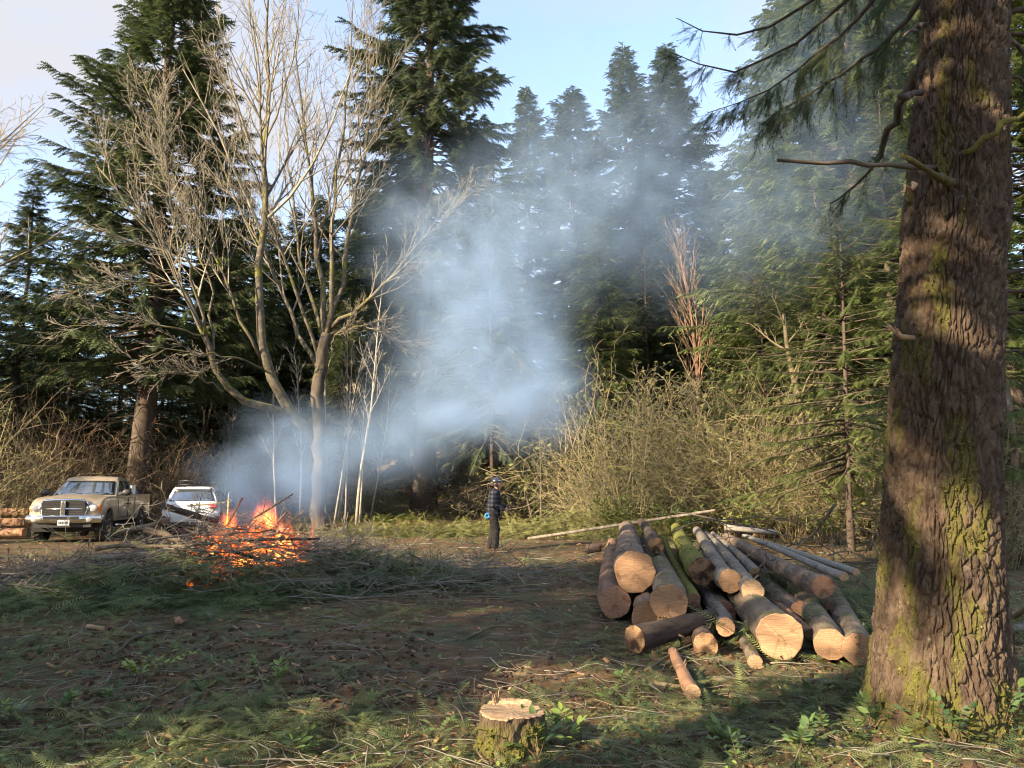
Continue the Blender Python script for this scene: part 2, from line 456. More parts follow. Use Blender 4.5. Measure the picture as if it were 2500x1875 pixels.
def conifer(seed, H, base, R, nb, tmpl=T_FAR, per_m=3.2, fl=0.62, ragged=0.3, top_pow=0.8, droop=0.25, dead=0, r0=None, tipshare=.25, lean=0.0):
    """returns meshes' builders: trunk, branches, foliage; origin at trunk base"""
    g = np.random.RandomState(seed)
    r0 = r0 or H * 0.016
    tz = np.linspace(-.4, H, 14)
    cx = lean * (np.clip(tz, 0, None) / H) ** 1.5 + 0.12 * np.sin(tz * .35 + seed)
    tr = np.clip(r0 * (1 - tz / (H * 1.01)) ** .85, .012, None)
    tr[0] *= 1.35; tr[1] *= 1.08
    trunk = MB(); tubes(trunk, [(np.stack([cx, 0.08 * np.sin(tz * .3 + 2 * seed), tz], -1), tr)], k=10)
    br, fo = MB(), MB()
    lines, pos, X, Z, sc, at = [], [], [], [], [], []
    us = np.sort(g.rand(nb) ** 0.92)
    for i, u in enumerate(us):
        z = base + (H - base) * u * .995
        az = i * 2.39996 + g.uniform(-.5, .5)
        ca, sa = math.cos(az), math.sin(az)
        lump = 1 + ragged * 1.3 * float(noise3(np.array([ca * 1.1 + seed * 3.7, sa * 1.1, z * .33])))
        Lb = R * (1 - u) ** top_pow * (.5 + .5 * min(1, u / .10 + .25)) * g.uniform(1 - ragged, 1.08) * lump + .22
        if g.rand() < .05: Lb *= .45
        e = -.22 - droop * .4 + (0.75 + droop * .4) * u ** .8 + g.uniform(-.12, .12)
        m = 6
        s = np.linspace(0, 1, m)
        hx = Lb * s * math.cos(e * .6)
        hz = Lb * (math.tan(e) * s * .8 - droop * s * s + .16 * s ** 3)
        wob = g.uniform(-.12, .12) * Lb * s * s
        c0 = np.interp(z, tz, cx)
        p = np.stack([c0 + ca * hx - sa * wob, sa * hx + ca * wob, z + hz], -1)
        lines.append((p, np.interp(s, [0, 1], [.012 + .011 * Lb, .005])))
        nf = max(4, int(Lb * per_m * (2 if Lb < 2 else 1.5)))
        ss = np.clip((np.arange(nf) + g.rand(nf)) / nf, 0, 1)
        ss = .12 + .90 * ss ** .8 if Lb < 2.0 else .34 + .68 * ss ** .8
        pp = np.stack([np.interp(ss, s, p[:, c]) for c in range(3)], -1)
        sd = np.where(np.arange(nf) % 2, 1, -1)
        th = az + sd * g.uniform(.55, 1.15, nf) * (1 - .55 * ss)
        el = g.uniform(-.75, .12, nf) + e * .5
        pos.append(pp)
        X.append(np.stack([np.cos(th) * np.cos(el), np.sin(th) * np.cos(el), np.sin(el)], -1))
        Z.append(np.stack([g.uniform(-.5, .5, nf), g.uniform(-.5, .5, nf), np.ones(nf)], -1))
        sc.append(fl * g.uniform(.5, 1.2, nf) * (1.32 - .78 * ss) * min(1, .45 + .22 * Lb))
        at.append(np.clip(g.uniform(-.35, .5, nf) + tipshare * ss, 0, 1))
    pos, X, Z, sc, at = (np.concatenate(v) for v in (pos, X, Z, sc, at))
    tubes(br, lines, k=3)
    stamp(fo, tmpl[0], tmpl[1], pos, X, Z, sc, at)
    if dead:
        dl = []
        for i in range(dead):
            z = g.uniform(base * .18, base * 1.15); az = g.uniform(0, 6.28); L = g.uniform(.8, 3.2) * R / 4.5
            s = np.linspace(0, 1, 6)
            p = np.stack([math.cos(az) * L * s, math.sin(az) * L * s, z + L * (-.05 * s - g.uniform(.05, .35) * s * s)], -1)
            p[:, :2] += g.normal(size=(6, 2)) * .03 * L * s[:, None]
            dl.append((p, np.linspace(.028, .006, 6)))
            for t in range(3):
                q = g.uniform(.3, .95); pp = np.array([np.interp(q, s, p[:, c]) for c in range(3)])
                th = az + g.uniform(-1, 1); l2 = L * g.uniform(.15, .4)
                dl.append((np.array([pp, pp + l2 * .5 * np.array([math.cos(th), math.sin(th), -.1]), pp + l2 * np.array([math.cos(th), math.sin(th), -.3])]), np.array([.01, .007, .004])))
        tubes(br, dl, k=3)
    return trunk, br, fo

def plant_tree(meshes, name, label, loc, rz=0, scale=1.0, mat=None, group=None, cat='tree', sz=None):
    t, b, f = meshes
    e = empty(name, loc, rz, label, cat, group)
    e.scale = (scale, scale, sz or scale)
    linked('trunk', t, e); linked('branches', b, e)
    o = linked('crown', f, e)
    if mat is not None and f.materials[0] is not mat:
        o.material_slots[0].link = 'OBJECT'; o.material_slots[0].material = mat
    return e
def tree_meshes(nm, mat, barkm, **kw):
    t, b, f = conifer(**kw)
    return t.mesh(nm + '_trunk', barkm), b.mesh(nm + '_branches', M['bark_dark']), f.mesh(nm + '_crown', mat, smooth=False)

BD = M['bark_dark']
FIR_TALL = tree_meshes('tall_fir', M['fir_dark'], BD, seed=11, H=34, base=10, R=5.8, nb=460, per_m=6.6, fl=.85, ragged=.36, dead=26, r0=.52, top_pow=.62)
FIR_BROAD = tree_meshes('broad_fir', M['fir_dark'], BD, seed=23, H=30, base=7.0, R=7.4, nb=480, per_m=6.2, fl=.88, ragged=.32, dead=60, r0=.55, top_pow=.82, droop=.12)
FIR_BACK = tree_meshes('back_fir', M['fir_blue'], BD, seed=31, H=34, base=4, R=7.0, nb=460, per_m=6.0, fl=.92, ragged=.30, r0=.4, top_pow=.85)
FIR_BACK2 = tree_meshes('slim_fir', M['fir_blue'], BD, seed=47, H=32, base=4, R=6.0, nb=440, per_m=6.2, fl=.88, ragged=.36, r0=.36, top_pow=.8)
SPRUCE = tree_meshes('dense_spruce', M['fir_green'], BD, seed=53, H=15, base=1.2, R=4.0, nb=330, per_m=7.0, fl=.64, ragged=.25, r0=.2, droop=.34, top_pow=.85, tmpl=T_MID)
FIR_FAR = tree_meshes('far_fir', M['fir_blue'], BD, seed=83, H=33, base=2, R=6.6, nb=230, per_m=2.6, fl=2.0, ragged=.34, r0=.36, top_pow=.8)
HEMLOCK = tree_meshes('young_hemlock', M['fir_green'], BD, seed=67, H=10, base=2.2, R=3.6, nb=170, per_m=10, fl=.42, ragged=.38, r0=.10, droop=.22, top_pow=.75, tmpl=T_MID, dead=14)

def base_at(px, Y):
    x = P(px, 1190, Y)[0]
    return (x, Y, float(ground_z(x, Y, False)))

# named trees one by one
plant_tree(FIR_BROAD, 'fir_tree', 'broad dark fir towering behind the two parked vehicles on the left', base_at(345, 33), .6, .93)
plant_tree(FIR_TALL, 'fir_tree', 'tall fir with a bare straight trunk rising behind the smoke, left of the person', base_at(1032, 41), 2.2, 1.12, M['fir_blue'])
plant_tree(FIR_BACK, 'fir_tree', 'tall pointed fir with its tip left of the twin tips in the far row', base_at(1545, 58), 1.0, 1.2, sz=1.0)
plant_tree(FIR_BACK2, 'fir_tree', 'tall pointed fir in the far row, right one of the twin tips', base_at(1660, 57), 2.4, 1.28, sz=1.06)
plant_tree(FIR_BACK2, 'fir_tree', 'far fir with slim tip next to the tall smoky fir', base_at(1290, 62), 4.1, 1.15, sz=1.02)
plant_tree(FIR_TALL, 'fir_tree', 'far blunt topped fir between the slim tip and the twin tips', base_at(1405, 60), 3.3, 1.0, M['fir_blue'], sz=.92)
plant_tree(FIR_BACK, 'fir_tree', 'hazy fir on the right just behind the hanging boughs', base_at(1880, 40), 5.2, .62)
for px, Y, sc_, z_, lab in ((505, 52, .85, .60, 'dark fir behind the left limbs of the maple'), (640, 54, .9, .66, 'dark fir straight behind the tall middle limb of the maple'), (760, 58, .95, .74, 'dark fir behind the maple trunk'),
                            (905, 52, .9, .68, 'dark fir between the maple trunk and the tall smoky fir'), (985, 60, 1.0, .78, 'dark fir just left of the tall smoky fir')):
    plant_tree(FIR_BACK if px % 2 else FIR_BACK2, 'fir_tree', lab, base_at(px, Y), px * .7, sc_, M['fir_dark'], sz=z_)
plant_tree(FIR_BACK2, 'fir_tree', 'hazy fir filling the gap right of the twin tips', base_at(1790, 52), 1.2, .9, sz=.68)
plant_tree(FIR_BACK, 'fir_tree', 'far fir low between the tall smoky fir and the slim tip', base_at(1180, 55), 1.2, .85, sz=.64)
plant_tree(FIR_BACK, 'fir_tree', 'fir in front of the twin tips, its top below them', base_at(1595, 50), 2.8, .85, sz=.66)
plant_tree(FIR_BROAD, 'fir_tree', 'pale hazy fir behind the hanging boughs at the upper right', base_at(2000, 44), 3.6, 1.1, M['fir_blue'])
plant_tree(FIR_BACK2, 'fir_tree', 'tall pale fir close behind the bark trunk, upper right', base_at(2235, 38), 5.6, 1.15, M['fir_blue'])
plant_tree(SPRUCE, 'spruce_tree', 'dense green conifer skirted to the ground right of the smoke', base_at(1465, 36), .3, 1.0)
plant_tree(SPRUCE, 'spruce_tree', 'shorter dense conifer behind the brush, left of the leafless reddish tree', base_at(1590, 40), 2.0, .95, M['fir_dark'])
plant_tree(FIR_BROAD, 'fir_tree', 'large pale green fir filling the upper right behind the bark trunk', base_at(2130, 31), 1.9, .98, M['fir_green'])
plant_tree(FIR_BROAD, 'fir_tree', 'fir at the right edge, mostly hidden by the big bark trunk', base_at(2490, 28), 4.4, .9, M['fir_green'])
plant_tree(SPRUCE, 'spruce_tree', 'bright green sunlit conifer between the brush and the big bark trunk', base_at(2030, 29), 4.2, 1.0)
plant_tree(SPRUCE, 'spruce_tree', 'bright green conifer half hidden by the big bark trunk', base_at(2210, 27), 1.2, 1.1)
plant_tree(SPRUCE, 'spruce_tree', 'bright green conifer above the sunlit brush, right of the reddish tree', base_at(1845, 34), 3.1, .9)
plant_tree(HEMLOCK, 'hemlock_tree', 'young drooping hemlock above the brush, next to the big bark trunk', base_at(2078, 20), .9, .92)
plant_tree(HEMLOCK, 'hemlock_tree', 'young hemlock in the middle of the sunlit brush on the right', base_at(1880, 27), 2.9, .95)
plant_tree(HEMLOCK, 'hemlock_tree', 'small hemlock behind the bark trunk at the right edge', base_at(2380, 17), 4.0, .95)
plant_tree(HEMLOCK, 'hemlock_tree', 'slender dark young conifer with a bare pole stem straight behind the person', base_at(1200, 37), 5.0, 1.30, M['fir_blue'], sz=1.75)
plant_tree(HEMLOCK, 'hemlock_tree', 'low dark young conifer behind the slash, right of the person', base_at(1350, 33), 5.0, .42, M['fir_dark'])
# dark wood on the left, down to the ground
g = np.random.RandomState(15)
for i in range(9):
    px = -60 + i * 112
    plant_tree(SPRUCE, 'spruce_tree', ORD[i] + ' from the left of the dark bushy conifers low behind the vehicles and the maple', base_at(px, 45 + g.uniform(0, 8)), i * 1.9, g.uniform(.8, 1.15), M['fir_dark'], group='bushy conifers low behind the vehicles')
# taller ones
for i, (px, Y, s, lab) in enumerate([
        (20, 40, .56, 'dark conifer at the left edge above the bare shrubs'),
        (150, 44, .52, 'dark conifer behind the pickup truck, left of the broad fir'),
        (560, 50, .66, 'dark conifer seen through the left half of the bare maple'),
        (700, 56, .70, 'dark conifer seen through the middle of the bare maple'),
        (860, 52, .62, 'dark conifer behind the white birch stems')]):
    plant_tree([FIR_BACK, FIR_BACK2][i % 2], 'fir_tree', lab, base_at(px, Y), i * 1.3, s, M['fir_dark'])
# the wood behind: closes the gaps between the nearer trees
g = np.random.RandomState(5)
for i in range(26):
    x = -70 + i * 6.4 + g.uniform(-1.5, 1.5)
    y = 74 + g.uniform(-5, 9)
    s = g.uniform(.46, .6)
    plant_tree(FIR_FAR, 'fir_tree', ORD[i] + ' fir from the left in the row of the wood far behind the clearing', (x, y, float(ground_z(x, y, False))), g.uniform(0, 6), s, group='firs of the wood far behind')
for i in range(13):
    x = -48 + i * 7.2 + g.uniform(-2, 2)
    y = 60 + g.uniform(-6, 6) - .1 * abs(x)
    plant_tree(SPRUCE, 'spruce_tree', ORD[i] + ' from the left of the bushy young conifers in the wood far behind', (x, y, float(ground_z(x, y, False)) - .3), g.uniform(0, 6), g.uniform(.75, 1.0), M['fir_dark'], group='young conifers of the wood far behind')
# neighbours left and behind the photographer, whose shade lies over the clearing
for i, (c, t, s) in enumerate([(-2.2, -15, .50), (2.2, -19, .28), (10.4, -15, .38), (9.4, -19, .45), (11.0, -15, .42), (14.0, -17, .40), (17.0, -15.5, .34), (20.2, -17, .31), (23.4, -19, .28), (27.4, -20, .42),
                               (-3.4, -23, .60), (7.0, -23, .48), (10.2, -22, .46), (15.6, -23, .40), (40, -22, .9), (46, -24, .9), (33.5, -18, .58)]):
    hx, hy = -SUN_H.x, -SUN_H.y
    x, y = t * hx - c * hy, t * hy + c * hx
    plant_tree(FIR_BROAD if i % 2 else FIR_BACK, 'fir_tree', 'fir beside the clearing, out of the picture to the left', (x, y, 0), i * 2.1, s, M['fir_dark'], group='firs left of the clearing')

hx, hy = -SUN_H.x, -SUN_H.y
plant_tree(FIR_BROAD, 'fir_tree', 'high crowned fir close behind the photographer, out of the picture', (-4 * hx - 3.1 * hy, -4 * hy + 3.1 * hx, 0), 1.0, .72, M['fir_dark'], sz=.97, group='firs left of the clearing')

plant_tree(FIR_TALL, 'fir_tree', 'high crowned fir left of the photographer, out of the picture', (-10 * hx - 6.9 * hy, -10 * hy + 6.9 * hx, 0), 3.0, .56, M['fir_dark'], group='firs left of the clearing')

# ---------------------------------------------------------------- bare wood
def grow(g, p0, d0, L, r0, lvl, out, n=7, wob=.10, up=.25, kids=(9, 6, 3), ratio=(.42, .38, .4), start=.25, ang=(.45, .95), taper=.25, minr=.006):
    d = norm(d0); p = np.array(p0, float); pts = [p.copy()]
    st = L / (n - 1)
    for i in range(n - 1):
        d = norm(d + g.normal(size=3) * wob + np.array([0, 0, up * st * .35]))
        p = p + d * st; pts.append(p.copy())
    pts = np.array(pts); r = np.maximum(np.linspace(r0, r0 * taper, n), minr * .6)
    out.append((pts, r, lvl))
    spawn(g, pts, r, L, lvl, out, n, wob, up, kids, ratio, start, ang, taper, minr)
def spawn(g, pts, r, L, lvl, out, n=7, wob=.10, up=.25, kids=(9, 6, 3), ratio=(.42, .38, .4), start=.25, ang=(.45, .95), taper=.25, minr=.006):
    if lvl >= len(kids): return
    m = len(pts); s = np.linspace(0, 1, m); T = norm(np.gradient(pts, axis=0))
    K = max(1, int(kids[lvl] * g.uniform(.75, 1.25)))
    for k in range(K):
        q = start + (1 - start) * (k + g.rand()) / K
        q = min(q, .98)
        pp = np.array([np.interp(q, s, pts[:, c]) for c in range(3)])
        tt = norm(np.array([np.interp(q, s, T[:, c]) for c in range(3)]))
        rr = float(np.interp(q, s, r))
        a = norm(np.cross(tt, g.normal(size=3)))
        th = g.uniform(*ang)
        dd = tt * math.cos(th) + a * math.sin(th)
        l2 = L * ratio[lvl] * g.uniform(.6, 1.25) * (1.15 - .6 * q)
        grow(g, pp, dd, l2, max(rr * .62, minr), lvl + 1, out, max(4, n - 1), wob * 1.15, up, kids, ratio, .2, ang, taper, minr)

def px_line(pts, n=12):
    """resample a polyline given as (px, py, Y)"""
    w = np.array([P(*p) for p in pts])
    s = np.concatenate([[0], np.cumsum(np.linalg.norm(np.diff(w, axis=0), axis=1))])
    q = np.linspace(0, s[-1], n)
    # smooth with a Catmull-like pass
    L = np.stack([np.interp(q, s, w[:, c]) for c in range(3)], -1)
    for _ in range(2): L[1:-1] = .25 * L[:-2] + .5 * L[1:-1] + .25 * L[2:]
    return L, s[-1]

# the bare maple
def build_maple():
    g = np.random.RandomState(3)
    root = empty('maple_tree', base_at(776, 27), 0, 'big leafless moss-limbed maple with spreading limbs behind the fire', 'tree')
    ox = np.array(root.location)
    limbs = [  # (pixel path with depth, start radius, end radius)
        ([(778, 1330, 27), (782, 1180, 27), (776, 1030, 27), (779, 890, 27), (797, 815, 27)], .50, .36),
        ([(770, 1075, 27), (702, 1010, 26.6), (652, 956, 26.2), (634, 860, 26), (638, 620, 25.6), (648, 416, 25.4), (652, 139, 25.2), (646, -80, 25)], .30, .035),
        ([(715, 1015, 26.6), (612, 993, 26), (548, 956, 25.5), (522, 887, 25), (498, 815, 24.8), (450, 690, 24.5), (388, 594, 24), (332, 518, 23.5), (240, 410, 23)], .22, .03),
        ([(500, 820, 24.8), (470, 690, 24.2), (430, 560, 24), (412, 420, 23.8), (380, 250, 23.5)], .11, .02),
        ([(520, 860, 25), (520, 700, 25.5), (470, 560, 25.8), (420, 440, 26), (330, 300, 26)], .10, .02),
        ([(640, 880, 26), (590, 760, 25.5), (520, 620, 25.2), (470, 480, 25), (400, 330, 24.6), (350, 200, 24.5)], .13, .02),
        ([(778, 900, 27), (748, 852, 27.4), (700, 748, 27.8), (660, 644, 28), (610, 540, 28.2), (540, 420, 28.4), (500, 300, 28.6)], .20, .025),
        ([(780, 880, 27), (740, 760, 26.4), (690, 620, 26), (640, 480, 25.8), (590, 330, 25.6), (560, 150, 25.4)], .15, .02),
        ([(797, 820, 27), (790, 700, 27.2), (770, 560, 27.4), (755, 400, 27.5), (730, 220, 27.6), (715, 20, 27.6)], .24, .03),
        ([(797, 820, 27), (815, 690, 26.5), (800, 540, 26.2), (830, 380, 26), (850, 200, 26), (862, 0, 26)], .20, .03),
        ([(800, 815, 27), (842, 690, 27.6), (850, 560, 28), (885, 400, 28.3), (910, 220, 28.5), (930, 40, 28.6)], .22, .03),
        ([(795, 830, 27), (740, 700, 28.5), (720, 520, 29.2), (700, 330, 29.6), (690, 120, 30)], .17, .025),
        ([(810, 800, 27), (870, 760, 26.3), (940, 690, 25.6), (1010, 610, 25), (1080, 540, 24.6), (1150, 470, 24.3)], .16, .02),
        ([(805, 815, 27), (880, 795, 27.4), (960, 820, 27.8), (1040, 860, 28)], .14, .02),
        ([(800, 840, 27), (850, 790, 26.2), (885, 750, 25.8)], .09, .03),
        ([(640, 900, 26), (600, 880, 25.3), (540, 870, 24.6), (430, 850, 24), (330, 890, 23.5)], .09, .015),
        ([(545, 955, 25.4), (500, 925, 24.8), (430, 905, 24.2), (350, 905, 23.8)], .07, .012),
        ([(500, 820, 24.8), (400, 800, 24), (300, 790, 23.5), (150, 800, 23)], .08, .012),
        ([(460, 700, 24.5), (360, 690, 24), (260, 690, 23.6), (160, 720, 23.3)], .07, .012),
    ]
    bark, lim = MB(), MB()
    kid = []
    for i, (path, ra, rb) in enumerate(limbs):
        pts, L = px_line(path, 14)
        pts[1:-1] += g.normal(size=(12, 3)) * .05
        s = np.linspace(0, 1, 14)
        r = (ra + (rb - ra) * s ** .7) * (.58 if i == 0 else .76 if i < 3 else .54)
        if i == 0:
            r[0] *= 1.35; r[1] *= 1.12
            tubes(bark, [(pts - ox, r)], k=14)
            continue
        tubes(lim, [(pts - ox, r)], k=8)
        st = .42 if i < 3 else .22
        spawn(g, pts, r, L * .8 if i < 13 else L, 0, kid, n=7, wob=.085, up=.30, kids=(19 if i < 13 else 14, 10, 4), ratio=(.42, .42, .36), start=st, ang=(.25, .80), minr=.0065)
    bark.build('trunk', M['bark_mapletrunk_shaded'], root)
    lim.build('limbs', M['bark_limb'], root)
    tw = MB()
    tubes(tw, [(p - ox, np.maximum(r, .0068)) for p, r, l in kid], k=3, a=list(np.clip(g.uniform(-.2, .8, len(kid)), 0, 1)), cap=False)
    tw.build('twigs', M['twig_maple'], root)
    print('maple twigs', len(kid))
build_maple()

def bare_tree(name, label, loc, seed, H, r0, matt, kids=(14, 6, 3), ratio=(.3, .4, .4), ang=(.25, .6), up=.3, start=.3, lean=(0, 0), group=None, cat='tree', k=5, wob=.05):
    g = np.random.RandomState(seed)
    e = empty(name, loc, 0, label, cat, group)
    out = []
    grow(g, (0, 0, -.15), (lean[0], lean[1], 1), H, r0, 0, out, n=9, wob=wob, up=up, kids=kids, ratio=ratio, start=start, ang=ang, minr=.008)
    t = MB(); tubes(t, [(out[0][0], out[0][1])], k=max(6, k)); t.build('trunk', matt, e)
    b = MB(); tubes(b, [(p, np.maximum(r, .008)) for p, r, l in out[1:]], k=3, a=[.2 * l for p, r, l in out[1:]], cap=False); b.build('branches', matt, e)
    return e
bare_tree('dead_tree', 'leafless reddish tree with upswept branches against the dark firs', base_at(1715, 38), 5, 13.5, .17, M['twig_red'], kids=(42, 7, 3), ratio=(.30, .4, .4), ang=(.2, .5), start=.42)
bare_tree('alder_tree', 'bare tree at the left edge reaching into the sky', base_at(-170, 26), 9, 15, .2, M['twig_pale'], kids=(26, 7, 4), ratio=(.38, .4, .4), ang=(.5, 1.1), start=.35)
# birch stems behind the fire
for i, (px, Y, H, lx, lab) in enumerate([
        (797, 33, 9.5, .02, 'leftmost pale birch stem beside the maple trunk'),
        (818, 34, 8.5, .03, 'second pale birch stem right of the maple trunk'),
        (826, 36, 10, .08, 'pale birch stem, third from the maple trunk, leaning right'),
        (845, 35, 8, .07, 'slim birch stem leaning right in the middle of the clump'),
        (872, 33, 10.5, .07, 'bright white birch stem, thickest of the clump'),
        (880, 35, 9, .05, 'white birch stem directly right of the thickest one'),
        (905, 38, 7.5, .10, 'short birch stem on the right end of the clump'),
        (735, 34, 8, -.02, 'pale birch stem just left of the maple trunk'),
        (680, 33, 7, -.09, 'pale thin birch stem left of the maple, leaning left')]):
    bare_tree('birch_tree', lab, base_at(px, Y), 100 + i, H, .055 if i != 4 else .085, M['birch'], kids=(14, 4, 2), ratio=(.2, .4, .4), start=.35, lean=(lx, 0), group='birch stems behind the fire', wob=.04)
for i, (px, Y, H, lx, lab) in enumerate([
        (1305, 33, 6.5, -.25, 'thin bare sapling leaning left, right of the person'),
        (1320, 31, 5.0, .02, 'short upright sapling right of the person'),
        (470, 36, 7, .1, 'dark crooked sapling behind the white car'),
        (545, 35, 8, .12, 'dark leaning sapling right of the white car'),
        (1965, 24, 7.5, .05, 'pale dead trunk standing in the brush behind the logs'),
        (1700, 30, 6, -.05, 'bare stem standing in the middle of the brush'),
        (1560, 29, 6, .1, 'bare stem at the left end of the brush')]):
    bare_tree('sapling_tree', lab, base_at(px, Y), 140 + i, H, .06 if i != 4 else .2, M['twig_dark'] if i < 4 else M['twig_pale'], kids=(12, 5, 2), ratio=(.3, .4, .4), start=.3, lean=(lx, 0), ang=(.4, .9))

# shrubs
def shrub_mesh(seed, H, W, stems, matt, twigs=4, nm='shrub', arch=.35, lower=.0):
    g = np.random.RandomState(seed); out = []
    for i in range(stems):
        az = g.uniform(0, 6.28); q = g.rand() ** .6
        L = H * g.uniform(.55, 1.15)
        d = np.array([math.cos(az) * q * W / H, math.sin(az) * q * W / H, 1.0])
        b = np.array([math.cos(az), math.sin(az), 0]) * g.rand() * W * .25
        o2 = []
        grow(g, b, d, L, g.uniform(.010, .026), 0, o2, n=8, wob=.17, up=-arch * g.rand(), kids=(twigs, 2), ratio=(.42, .45), start=.3, ang=(.4, 1.1), minr=.006)
        out += o2
    mb = MB(); tubes(mb, [(p, np.maximum(r, .0065)) for p, r, l in out], k=3, a=[min(1, g.uniform(0, 1.0)) for p, r, l in out], cap=False)
    tips = np.array([p[-1] for p, r, l in out] + [p[len(p) // 2] for p, r, l in out])
    lf = MB(); m = len(tips); az = g.uniform(0, 6.28, m)
    stamp(lf, T_BUD[0], T_BUD[1], tips, np.stack([np.cos(az), np.sin(az), g.uniform(-.3, .9, m)], -1), np.tile([0, 0, 1.], (m, 1)) + g.normal(size=(m, 3)) * .6, g.uniform(.06, .16, m), g.rand(m))
    return mb.mesh(nm, matt), lf.mesh(nm + '_leaves', M['bud_leaf'], False)
T_BUD = (np.array([[0, 0, 0], [.5, .28, .05], [.5, -.28, .05], [1, 0, 0]]), np.array([[0, 2, 1], [1, 2, 3]]))
SH_RED = [shrub_mesh(200 + i, 4.2, 2.4, 55, M['twig_red'], 4, 'red_stems', .05) for i in range(2)]
SH_PALE = [shrub_mesh(210 + i, 4.6, 3.0, 40, M['twig_pale'], 6, 'pale_stems', .75) for i in range(3)]
SH_DARK = [shrub_mesh(220 + i, 3.2, 3.0, 55, M['twig_dark'], 5, 'dark_stems', .6) for i in range(2)]
def shrub(meshes, i, name, label, loc, sc, group=None, rz=None):
    e = empty(name, loc, i * 1.7 if rz is None else rz, label, 'shrub', group)
    e.scale = (sc, sc, sc * (0.8 + .45 * ((i * 37) % 10) / 10))
    e.rotation_euler[0] = .18 * math.sin(i * 5.1); e.rotation_euler[1] = .18 * math.cos(i * 3.7)
    a, b = meshes[i % len(meshes)]
    linked('stems', a, e)
    if meshes is not SH_RED: linked('leaves', b, e)
for i, (px, Y, s, lab) in enumerate([
        (30, 26.5, .95, 'pale lit bare shrub at the left edge beside the pickup'),
        (-60, 25, 1.0, 'bare shrub half cut by the left edge'),
        (150, 30, 1.05, 'reddish bare shrub behind the pickup roof'),
        (260, 31, 1.15, 'tall reddish bare shrub right behind the pickup cab'),
        (90, 33, 1.2, 'reddish bare shrub further back behind the pickup'),
        (390, 33, .95, 'bare shrub between the pickup and the white car')]):
    shrub(SH_PALE if i < 2 else SH_RED, i, 'bare_shrub', lab, base_at(px, Y), s)
g = np.random.RandomState(77)
# the sunlit tangle on the right
k = 0
for row, (Y, n, s) in enumerate([(25.5, 8, .75), (28.5, 8, .95), (32, 7, 1.2)]):
    for j in range(n):
        px = 1400 + (j + g.uniform(.0, 1.)) * 800 / n
        y = Y + g.uniform(-1, 1) - (px - 1440) / 730 * 3.5
        shrub(SH_DARK if g.rand() < .25 else SH_PALE, k, 'bare_shrub', ORD[j] + ' tangled bare shrub from the left, ' + ('front', 'middle', 'back')[row] + ' row of the sunlit brush behind the logs', base_at(px, y), s * g.choice([.6, .8, 1.0, 1.25, 1.4]), 'tangled shrubs behind the logs', g.uniform(0, 6)); k += 1
for j in range(26):
    px = [g.uniform(380, 700), g.uniform(780, 1400), g.uniform(1380, 2250), g.uniform(-100, 400)][j % 4]
    y = g.uniform(38, 48)
    wh = ('behind the white car and the fire', 'behind the smoke and the person', 'behind the sunlit brush', 'behind the pickup')[j % 4]
    shrub(SH_DARK, j, 'bare_shrub', 'dark bare undergrowth shrub at the wood edge ' + wh, base_at(px, y), g.uniform(.7, 1.2), 'undergrowth shrubs ' + wh, g.uniform(0, 6))
for j in range(5):
    px = 2300 + j * 60 + g.uniform(-20, 20)
    shrub(SH_PALE, j, 'bare_shrub', 'bare shrub in the undergrowth behind the big bark trunk', base_at(px, g.uniform(15, 22)), g.uniform(.6, .8), 'shrubs behind the bark trunk', g.uniform(0, 6))
